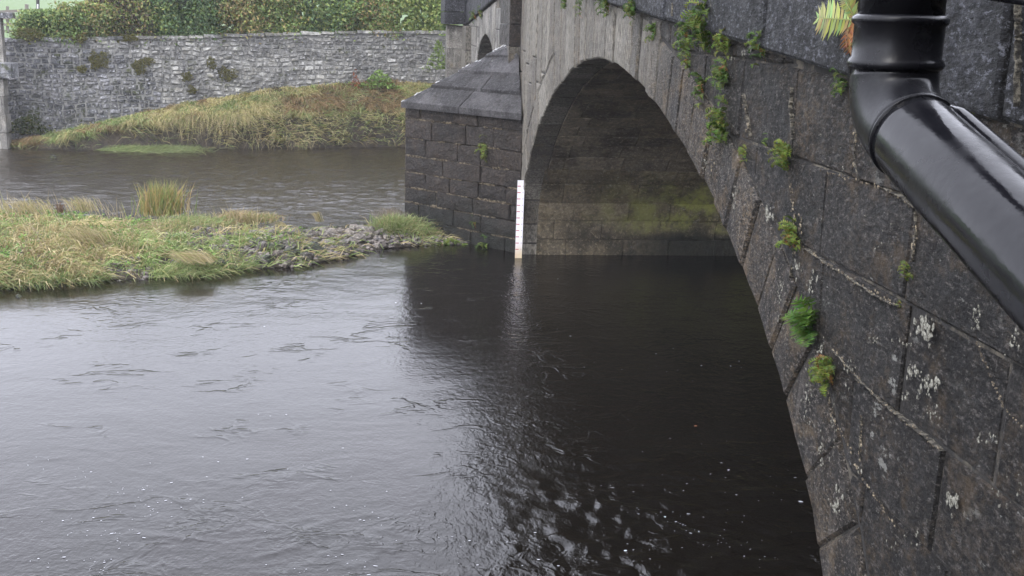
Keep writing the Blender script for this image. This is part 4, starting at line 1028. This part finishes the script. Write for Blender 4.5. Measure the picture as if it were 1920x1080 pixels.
tussock('dock_stalk', 113, 400, .35, 60, .03, (.2, .36), (0, 0, 1), [(.2, .13, .08), (.16, .1, .07)], 'dark brown seed stalk among the pale plumes', 'plant', .15)
tussock('grass_tussock', 742, 434, .12, 2400, .17, (.3, .62), (.15, -.3, .85), GG+GG+ST[:2], 'big green grass tussock growing against the nose of the bridge pier', spread=.5)
tussock('grass_tussock', 785, 440, .06, 700, .13, (.2, .36), (.6, -.3, .6), GG+ST[:2], 'low flattened grass between the big tussock and the pier', spread=.4)
tussock('dry_grass', 735, 420, .15, 220, .14, (.35, .6), (-.1, 0, 1), [(.22, .18, .14), (.3, .24, .18)], 'fine brown stalks rising behind the tussock by the pier nose', spread=.2, width=.0025)
herb('water_plant', 845, 446, 17.5, 90, .10, .1, [(.2, .26, .06), (.15, .22, .06)], .035, 'small broad-leaved yellow-green plant at the waterline by the pier', z0=.0)
tussock('sedge_tuft', 232, 279, .02, 700, .28, (.3, .5), (.9, -.2, .5), GG, 'low green sedge mat at the far bank waterline, left of the longer one', spread=.3, curve=1.)
tussock('sedge_tuft', 300, 279, .03, 1700, .45, (.3, .55), (.9, -.2, .4), [(.20, .25, .10), (.16, .21, .08), (.25, .27, .12)], 'long bright green sedge mat trailing in the water by the far bank', spread=.3, curve=1.)
tussock('sedge_tuft', 612, 270, 0, 120, .12, (.15, .25), (.6, -.2, .3), GG, 'tiny sedge tuft in the water right of the white rock', spread=.3, curve=1.)
tussock('sedge_tuft', 520, 268, .02, 160, .12, (.15, .3), (.2, -.2, .8), GG, 'small green tuft left of the white rock at the far bank', spread=.3)
for x_, w_, lab in ((625, .45, 'straw tuft hanging over the bank between the boulder and the pier'), (445, .5, 'long straw tuft hanging over the muddy bank edge, left one'), (560, .45, 'long straw tuft hanging over the bank above the white rock'), (690, .5, 'straw tuft hanging over the bank edge nearest the pier'), (330, .4, 'pale tuft hanging over the bank above the sedge mats')):
    P = on_y(x_, 212, 30.2); n = 900
    Xs = P.x+RNG.normal(0, w_, n); Ys = np.full(n, 30.3)+RNG.normal(0, .15, n); Zs = bank_h(Xs, Ys)
    V, Q, T, c = blades(np.stack([Xs, Ys, Zs], 1), RNG.uniform(.35, .7, n), np.stack([RNG.normal(.1, .25, n), -1+0*Xs, .35+0*Xs], 1), .005, pick(ST+[(.3, .3, .12)], n), 1.3, .25)
    tag(fast('hanging_grass', V, Q, T, c, M['grass']), lab, 'grass tussock')

for k_, (x, y, n_) in enumerate(((15, 405, 70), (85, 400, 60), (130, 402, 50), (205, 405, 60), (235, 408, 40), (270, 405, 50), (365, 405, 60), (395, 412, 50))):
    pass
B = np.stack([RNG.uniform(-8, -2.0, 420), RNG.uniform(15.2, 18.6, 420)], 1); Zs = island_h(B[:, 0], B[:, 1]); k = Zs > .15
V, Q, T, c = blades(np.c_[B, Zs][k], RNG.uniform(.4, .75, k.sum()), np.tile([-.2, 0, 1.], (k.sum(), 1)), .0035, pick(ST+[(.34, .28, .2)], k.sum()), .25, .22)
tag(fast('seed_stalks', V, Q, T, c, M['grass']), kind='stuff')
# ------------------------------------------------------------------ rocks
def rock_mesh(seed):
    import bmesh
    r = random.Random(seed); bm = bmesh.new(); bmesh.ops.create_icosphere(bm, subdivisions=1, radius=1)
    for k in range(5):
        nn = Vector((r.gauss(0, 1), r.gauss(0, 1), r.gauss(0, 1))).normalized(); dd = r.uniform(.45, .8)
        for v in bm.verts:
            q = v.co.dot(nn)-dd
            if q > 0: v.co -= nn*q*.9
    sc_ = (1, r.uniform(.6, .95), r.uniform(.45, .8))
    for v in bm.verts: v.co = Vector((v.co.x*sc_[0], v.co.y*sc_[1], v.co.z*sc_[2]))+Vector((r.uniform(-.07, .07),)*3)
    me = bpy.data.meshes.new('rock'); bm.to_mesh(me); bm.free(); return me
RM = [rock_mesh(s_) for s_ in range(10)]; RW = [m.copy() for m in RM[:4]]
for m in RM: m.materials.append(M['rock'])
for m in RW: m.materials.append(M['rockwet'])
def put_rock(P, s, label, group=None, wet=False, name='rock'):
    o = bpy.data.objects.new(name, random.choice(RW if wet else RM)); COL.objects.link(o); o.location = P
    o.scale = (s*random.uniform(.85, 1.2), s, s*random.uniform(.8, 1.1)); o.rotation_euler = (random.uniform(-.4, .4), random.uniform(-.4, .4), random.uniform(0, 6.28)); return tag(o, label, 'rock', group)
R = random.Random(8); nrk = 0; tries = 0
while nrk < 285 and tries < 9000:
    tries += 1
    x = R.uniform(-2.9, .9); y = R.uniform(15, 18.5); h = float(island_h(np.array([x]), np.array([y]))[0])
    if h < .0 or (x < -1.9 and h > .26 and R.random() < .6): continue
    s_ = R.uniform(.055, .14)*(1 if x > -.3 else 1.15)*(.6 if x > .1 else 1)
    wet = h < .16 and x < -.9 and R.random() < .7
    put_rock((x, y, h+s_*.2), s_, 'angular grey-brown stone among the many heaped on the gravel bar' if not wet else 'dark mossy stone among those along the near edge of the gravel bar', 'stones heaped on the gravel bar' if not wet else 'dark mossy stones along the near edge of the bar', wet); nrk += 1
for x, y, s_, wet, lab in ((35, 556, .07, True, 'dark rock breaking the water surface at the left edge'), (165, 522, .075, False, 'pale grey rock at the waterline under the grass, left'), (152, 508, .10, True, 'large dark rock in the grass just above the pale grey one'),
                           (22, 492, .08, False, 'grey rock showing in the grass near the left edge'), (40, 515, .13, True, 'dark overhung rock at the waterline near the left edge'), (560, 502, .035, True, 'small dark stone alone in the water off the bar'),
                           (683, 470, .035, True, 'small dark stone alone in the water, nearer the pier'), (222, 497, .05, False, 'grey rock just left of the straw sheaf'), (200, 493, .045, False, 'smaller grey rock in the shadow of the straw sheaf'),
                           (265, 495, .06, False, 'tilted grey stone among grass in the middle of the near shore'), (285, 502, .045, False, 'squarish stone beside the tilted grey one'), (345, 440, .05, False, 'flat pale stone in the grass behind the sheaf'), (238, 414, .04, False, 'pale stone half hidden by grass left of the reeds'),
                           (375, 437, .07, False, 'long flat stone right of the rush tussock'), (425, 455, .07, True, 'dark pointed stone standing up among the others'), (465, 430, .07, False, 'pale flat boulder behind the pile of stones')):
    z0_ = 0.0; P = on_z(x, y, .0 if y > 500 or x in (683, 560) else .22); h = float(island_h(np.array([P.x]), np.array([P.y]))[0]); put_rock((P.x, P.y, max(h, -.02)+s_*.15), s_, lab, None, wet)
P = on_z(540, 268, 0); put_rock((P.x, P.y-.3, .12), .2, 'white-streaked dark boulder at the foot of the far bank', None, False)
P = on_z(100, 296, 0); put_rock((P.x, P.y, .0), .14, 'low dark rock awash in the far channel, left', None, True)
P = on_z(575, 266, 0); put_rock((P.x, P.y-.2, .05), .12, 'smaller grey rock right of the white-streaked boulder', None, False)
# small pebbles
V = []; F = []
import bmesh
bmq = bmesh.new(); bmesh.ops.create_icosphere(bmq, subdivisions=1, radius=1); bv = np.array([v.co[:] for v in bmq.verts]); bf = np.array([[v.index for v in f.verts] for f in bmq.faces]); bmq.free()
X, Y = scatter(9000, -6, 1.3, 14.3, 18.6); Zi = island_h(X, Y); k = (Zi > -.04) & (RNG.uniform(0, 1, len(X)) < np.interp(X, [-6, -3, -2, 1.3], [.25, .6, 1, 1])); X, Y, Zi = X[k], Y[k], Zi[k]
n = len(X); s_ = RNG.uniform(.016, .045, n); sc3 = np.stack([s_*RNG.uniform(.8, 1.5, n), s_, s_*RNG.uniform(.5, .9, n)], 1)
V = (bv[None]*sc3[:, None]*RNG.uniform(.8, 1.15, (n, len(bv), 1))+np.stack([X, Y, Zi+.01], 1)[:, None]).reshape(-1, 3); T = (bf[None]+(np.arange(n)*len(bv))[:, None, None]).reshape(-1, 3)
nP = NT('pebble'); cc = nP.mix(nP.ramp(nP.noise(9, 3, .7), .35, .65), (.06, .055, .055), (.22, .19, .165)); M['pebble'] = nP.fin(cc, .7)
tag(fast('pebbles', V, T=T, mat=M['pebble']), kind='stuff')

# ------------------------------------------------------------------ the house the downpipe belongs to, behind the camera
hs = empty('house', (3, -1, 0), 'stone house wall standing behind the viewpoint beside the bridge', 'house')
box('wall', (-.9, -3, -1), (9, -.75, 8.5), M['spandrel'], hs, .02)

# ------------------------------------------------------------------ left edge: pillar, post, fence
P = on_z(8, 262, 0); PY = 29.2; a, b = on_y(-40, 200, PY), on_y(9, 200, PY)
pil = empty('stone_pillar', (b.x-.3, PY, 0), 'pale rendered stone pillar with dark capstone at the left edge by the water', 'pillar')
zt_, zb_ = on_y(5, 146, PY).z, -.5
z = zb_
for k in range(5):
    z2 = zb_+(zt_-zb_)*(k+1)/5; box('block', (a.x, PY, z+.004), (b.x-.02*(k % 2), PY+.35, z2-.004), M['pale'], pil, .012, .008); z = z2
c0, c1 = on_y(30, 130, PY-.05), on_y(10, 118, PY); box('capstone', (a.x-.1, PY-.1, zt_), (c0.x-.1, PY+.45, c1.z), M['rubble_dark'], pil, .02, .01)
pp = empty('gate_post', (on_y(1, 80, PY+.2).x, PY+.2, c1.z), 'slim post with dark cap standing on the pillar at the left edge', 'post')
a2, b2 = on_y(-12, 80, PY+.2), on_y(4, 80, PY+.2); zt2 = on_y(2, 34, PY+.2).z
box('shaft', (a2.x, PY+.2, c1.z+.001), (b2.x, PY+.42, zt2), M['pale'], pp, .01); box('cap', (a2.x-.1, PY+.1, zt2+.001), (on_y(18, 30, PY+.1).x, PY+.52, on_y(5, 23, PY+.1).z), M['rubble_dark'], pp, .015)
FY = 32.2; fence = empty('wooden_fence', (on_y(45, 60, FY).x, FY, 2.6), 'weathered wooden post and rail fence at the top left corner', 'fence')
def bar(nm, A, B, w, h, mat, par):
    A, B = Vector(A), Vector(B); t = (B-A).normalized(); s1 = t.cross(Z_ if abs(t.z) < .8 else X_).normalized(); s2 = s1.cross(t)
    V = [q+s1*i*w/2+s2*j*h/2 for q in (A, B) for i, j in ((-1, -1), (1, -1), (1, 1), (-1, 1))]
    return mesh(nm, V, [(3, 2, 1, 0), (4, 5, 6, 7), (0, 1, 5, 4), (1, 2, 6, 5), (2, 3, 7, 6), (3, 0, 4, 7)], mat, par)
for x, yt, w in ((50, 8, .075), (14, 12, .06), (-30, 10, .07)): bar('post', on_y(x, 62, FY), on_y(x, yt, FY), w, w, M['wood'], fence)
for (x0, y0, x1, y1) in ((-40, 24, 80, 18), (-40, 36, 78, 31), (-40, 48, 66, 43), (-40, 60, 48, 57)): bar('rail', on_y(x0, y0, FY-.05), on_y(x1, y1, FY-.05), .03, .07, M['wood'], fence)
mk = empty('marker_post', tuple(on_y(71, 60, FY+.3)), 'dark post carrying a small white plate beside the fence', 'sign post')
bar('post', on_y(71, 60, FY+.3), on_y(71, -16, FY+.3), .07, .07, M['woodd'], mk); bar('white_plate', on_y(71, 19, FY+.24), on_y(71, 8, FY+.24), .11, .02, M['white'], mk)

# ------------------------------------------------------------------ ferns in the bridge wall
def frond_mesh(seed, n=11, w=.17, pal=((.12, .22, .04), (.22, .30, .07)), curl=.5, nm='frond'):
    r = random.Random(seed); V = []; T = []; C = []
    def pt(t): return Vector((t*math.cos(curl*t*1.4), 0, t*(.25-curl*t*.8)+.0))
    c0, c1 = r.choice(pal), r.choice(pal)
    for i in range(n):
        t = (i+1)/(n+1); p = pt(t); p2 = pt(t+.75/(n+1)); L = w*math.sin(math.pi*min(1, t*.85+.18))**.8*r.uniform(.8, 1.15)
        for sg in (-1, 1):
            b = len(V); tip = p+Vector((.05+.35*L, sg*L, -L*.25+r.uniform(-.02, .02)))
            V += [p, p2, tip+Vector((.02, 0, .01)), lerp(p, tip, .55)+Vector((-.018, 0, .0))]; T += [(b, b+1, b+2), (b, b+2, b+3)]
            q = [c0[k]*(1-t)+c1[k]*t for k in range(3)]; q = [v*r.uniform(.75, 1.25) for v in q]; C += [q]*4
    for i in range(n):
        t0, t1 = i/n, (i+1)/n; b = len(V); p, q = pt(t0), pt(t1); V += [p+Vector((0, -.008, 0)), p+Vector((0, .008, 0)), q+Vector((0, .006, 0)), q+Vector((0, -.006, 0))]; T += [(b, b+1, b+2), (b, b+2, b+3)]
        C += [[v*.8 for v in c0]]*4
    o = fast(nm, np.array([v[:] for v in V]), T=np.array(T), col=np.array(C), mat=M['leaf']); me = o.data; bpy.data.objects.remove(o); return me
GP = ((.05, .10, .018), (.08, .14, .028), (.13, .19, .04), (.06, .11, .02)); YP = ((.15, .20, .035), (.22, .25, .05), (.11, .16, .03)); BP = ((.3, .12, .04), (.36, .17, .06), (.22, .09, .03)); BRG = ((.07, .15, .025), (.10, .19, .03))
FM = {'g': [frond_mesh(k, 8, .15, GP, .7) for k in range(6)], 'y': [frond_mesh(20+k, 8, .15, YP, .7) for k in range(5)], 'b': [frond_mesh(40+k, 12, .16, BP, 1.1) for k in range(4)], 'r': [frond_mesh(60+k, 6, .32, BRG, .5) for k in range(3)],
      'x': [frond_mesh(70, 17, .24, ((.36, .40, .13), (.44, .46, .2)), .35)]}
def fern(x, y, px, n, kind, lab, X=D, droop=.2, P=None, grp='small ferns rooted in the joints of the bridge wall', spr=(1., .0)):
    P = on_x(x, y, X-.005) if P is None else P; dep = (P-CAM).dot(FV); s = px*1.5/FPX*dep; n = int(n*2)
    root = empty('fern', tuple(P), lab, 'fern', grp)
    for k in range(n):
        an = random.uniform(-1.35, 1.35)*spr[0]+spr[1]       # fan in the plane of the wall, measured from straight up
        out = random.uniform(.35, .9)
        d = Vector((-out, math.sin(an), math.cos(an)*random.uniform(.4, 1.)-droop)).normalized()
        # frond local x along d, local z away from the wall/up
        zz_ = (Vector((-.5, 0, 1))-d*Vector((-.5, 0, 1)).dot(d)).normalized(); yy = zz_.cross(d)
        Mx = Matrix((d, yy, zz_)).transposed().to_4x4(); sc_ = s*random.uniform(.5, .95)
        o = bpy.data.objects.new('frond', random.choice(FM['b'] if random.random() < .035 and kind != 'r' else FM[kind] if random.random() < .75 or kind in 'brx' else FM['y'])); COL.objects.link(o); o.parent = root
        o.matrix_basis = Matrix.Translation(Vector((0, random.gauss(0, .12)*s, random.gauss(0, .22)*s)))@Mx@Matrix.Scale(sc_, 4)
    return root
DP_ = D-.02
for x, y, px, n, k, lab in (
    (1062, 8, 22, 8, 'g', 'small dark fern at the top of the arch face, first from the pier'), (1092, 14, 20, 8, 'g', 'small fern in the string joint right above the arch crown, left of two'),
    (1142, 12, 30, 14, 'g', 'bushy fern in the string joint above the right shoulder of the crown'), (1192, 22, 34, 16, 'g', 'wide leafy fern hanging from the string joint, left of the narrow hanging one'),
    (1230, 62, 30, 10, 'g', 'narrow olive fern hanging alone below the string joint'), (1290, 72, 38, 14, 'g', 'fern just left of the biggest fern under the string course'),
    (1331, 55, 62, 22, 'g', 'biggest bushy green fern on the wall, just under the string course'), (1366, 82, 40, 14, 'y', 'yellow-tinged fern directly right of the biggest one'),
    (1433, 90, 44, 13, 'g', 'fern at the end of the string joint left of the downpipe'), (1293, 112, 26, 10, 'y', 'small fern below the one left of the biggest, in a ring joint'),
    (1363, 145, 42, 15, 'g', 'fern in the middle of the ring stones straight below the biggest one'), (1320, 165, 38, 11, 'g', 'slim fern left of and below the middle ring fern'),
    (1362, 240, 52, 18, 'g', 'large fern on the outer edge of the ring, with a yellow leaf'), (1400, 288, 22, 7, 'y', 'little fern trailing below the large ring fern'), (1440, 266, 18, 6, 'g', 'tiny fern between the large ring fern and the lime-streaked joint'),
    (1478, 292, 46, 16, 'y', 'round yellow-green fern at the foot of the white lime streak'), (1490, 432, 40, 14, 'y', 'stringy yellow-green fern halfway down the ring'), (1497, 452, 30, 7, 'y', 'lower wisp hanging under the stringy fern'),
    (1557, 700, 48, 22, 'y', 'lowest fern on the wall, compact and yellow-green'), (1706, 515, 26, 7, 'y', 'small fern in a joint near the lower pipe'), (1690, 572, 12, 4, 'y', 'tiny sprig in the joint below the pipe, lower than the small fern'),
    (1590, 158, 40, 8, 'g', 'green sprigs below the brown fern at the downpipe'), (1790, 205, 30, 5, 'y', 'thin sprig just right of the elbow of the downpipe'), (1824, 232, 30, 5, 'y', 'second thin sprig right of the elbow, lower')):
    fern(x, y, px, n, k, lab, X=D if not (y < 30) else D-.03)
fern(1522, 612, 56, 14, 'r', 'bright bluish green broad-lobed fern, the lowest but one on the wall')
fern(918, 285, 32, 7, 'y', 'small fern growing from the face of the pier', P=on_x(916, 292, (NX+D)/2+.48)+Vector((0, 0, 0)) if False else None, X=1.55) if False else None
def on_cw(x, y):
    A, B = Vector((NX+.03, NY, 0)), Vector((D, 16.82, 0)); nn = (B-A).cross(Z_).normalized(); r = ray(x, y); t = (A-CAM).dot(nn)/r.dot(nn); return CAM+r*t
fern(0, 0, 30, 8, 'y', 'small fern growing from the face of the pier below its cap', P=on_cw(915, 283)); fern(0, 0, 34, 9, 'g', 'small fern at the waterline on the pier left of the gauge', P=on_cw(915, 462))
fern(0, 0, 18, 5, 'g', 'tiny fern low on the pier above the waterline one', P=on_cw(893, 418))
for x, y, lab in ((905, 25, 'fern tuft over the far arch, right of two'), (893, 30, 'fern tuft over the far arch, left of two')): fern(x, y, 16, 10, 'g', lab)
# large pale fern with dead brown fronds beside the downpipe
lf = empty('fern', tuple(on_x(1600, 40, D-.06)), 'large pale fern with rusty dead fronds half behind the downpipe', 'fern')
P0 = on_x(1606, 38, D-.06)
def fr(kind, d, L, off=(0, 0, 0), up_=(-1, 0, .25)):
    d = Vector(d).normalized(); z_ = (Vector(up_)-d*Vector(up_).dot(d)).normalized(); y_ = z_.cross(d)
    o = bpy.data.objects.new('frond', random.choice(FM[kind])); COL.objects.link(o); o.parent = lf; o.matrix_basis = Matrix.Translation(P0-Vector(lf.location)+Vector(off))@Matrix((d, y_, z_)).transposed().to_4x4()@Matrix.Scale(L, 4)
fr('x', (-.18, 1., .02), .38, up_=(-1, -.1, .1)); fr('x', (-.3, .25, 1), .24); fr('x', (-.2, -.1, 1), .3, (0, .04, .03)); fr('x', (-.25, .6, .75), .2)
for k in range(8): fr('b', (random.uniform(-.25, -.1), random.uniform(-.1, .22), -1), random.uniform(.2, .32), (0, random.uniform(-.02, .07), random.uniform(-.04, .04)))

# ------------------------------------------------------------------ damp air
hz = bpy.data.meshes.new('haze'); x0, x1, y0, y1, z0, z1 = -95, 95, -62, 130, -2, 14
hz.from_pydata([(x, y, z) for x in (x0, x1) for y in (y0, y1) for z in (z0, z1)], [], [(0, 1, 3, 2), (4, 6, 7, 5), (0, 4, 5, 1), (2, 3, 7, 6), (0, 2, 6, 4), (1, 5, 7, 3)])
ho = bpy.data.objects.new('haze', hz); COL.objects.link(ho); ho['kind'] = 'stuff'
hm = bpy.data.materials.new('damp air'); hm.use_nodes = True; t = hm.node_tree; t.nodes.clear()
v = t.nodes.new('ShaderNodeVolumePrincipled'); v.inputs['Color'].default_value = (.93, .95, 1, 1); v.inputs['Density'].default_value = .0010
oo = t.nodes.new('ShaderNodeOutputMaterial'); t.links.new(v.outputs[0], oo.inputs['Volume']); hz.materials.append(hm)
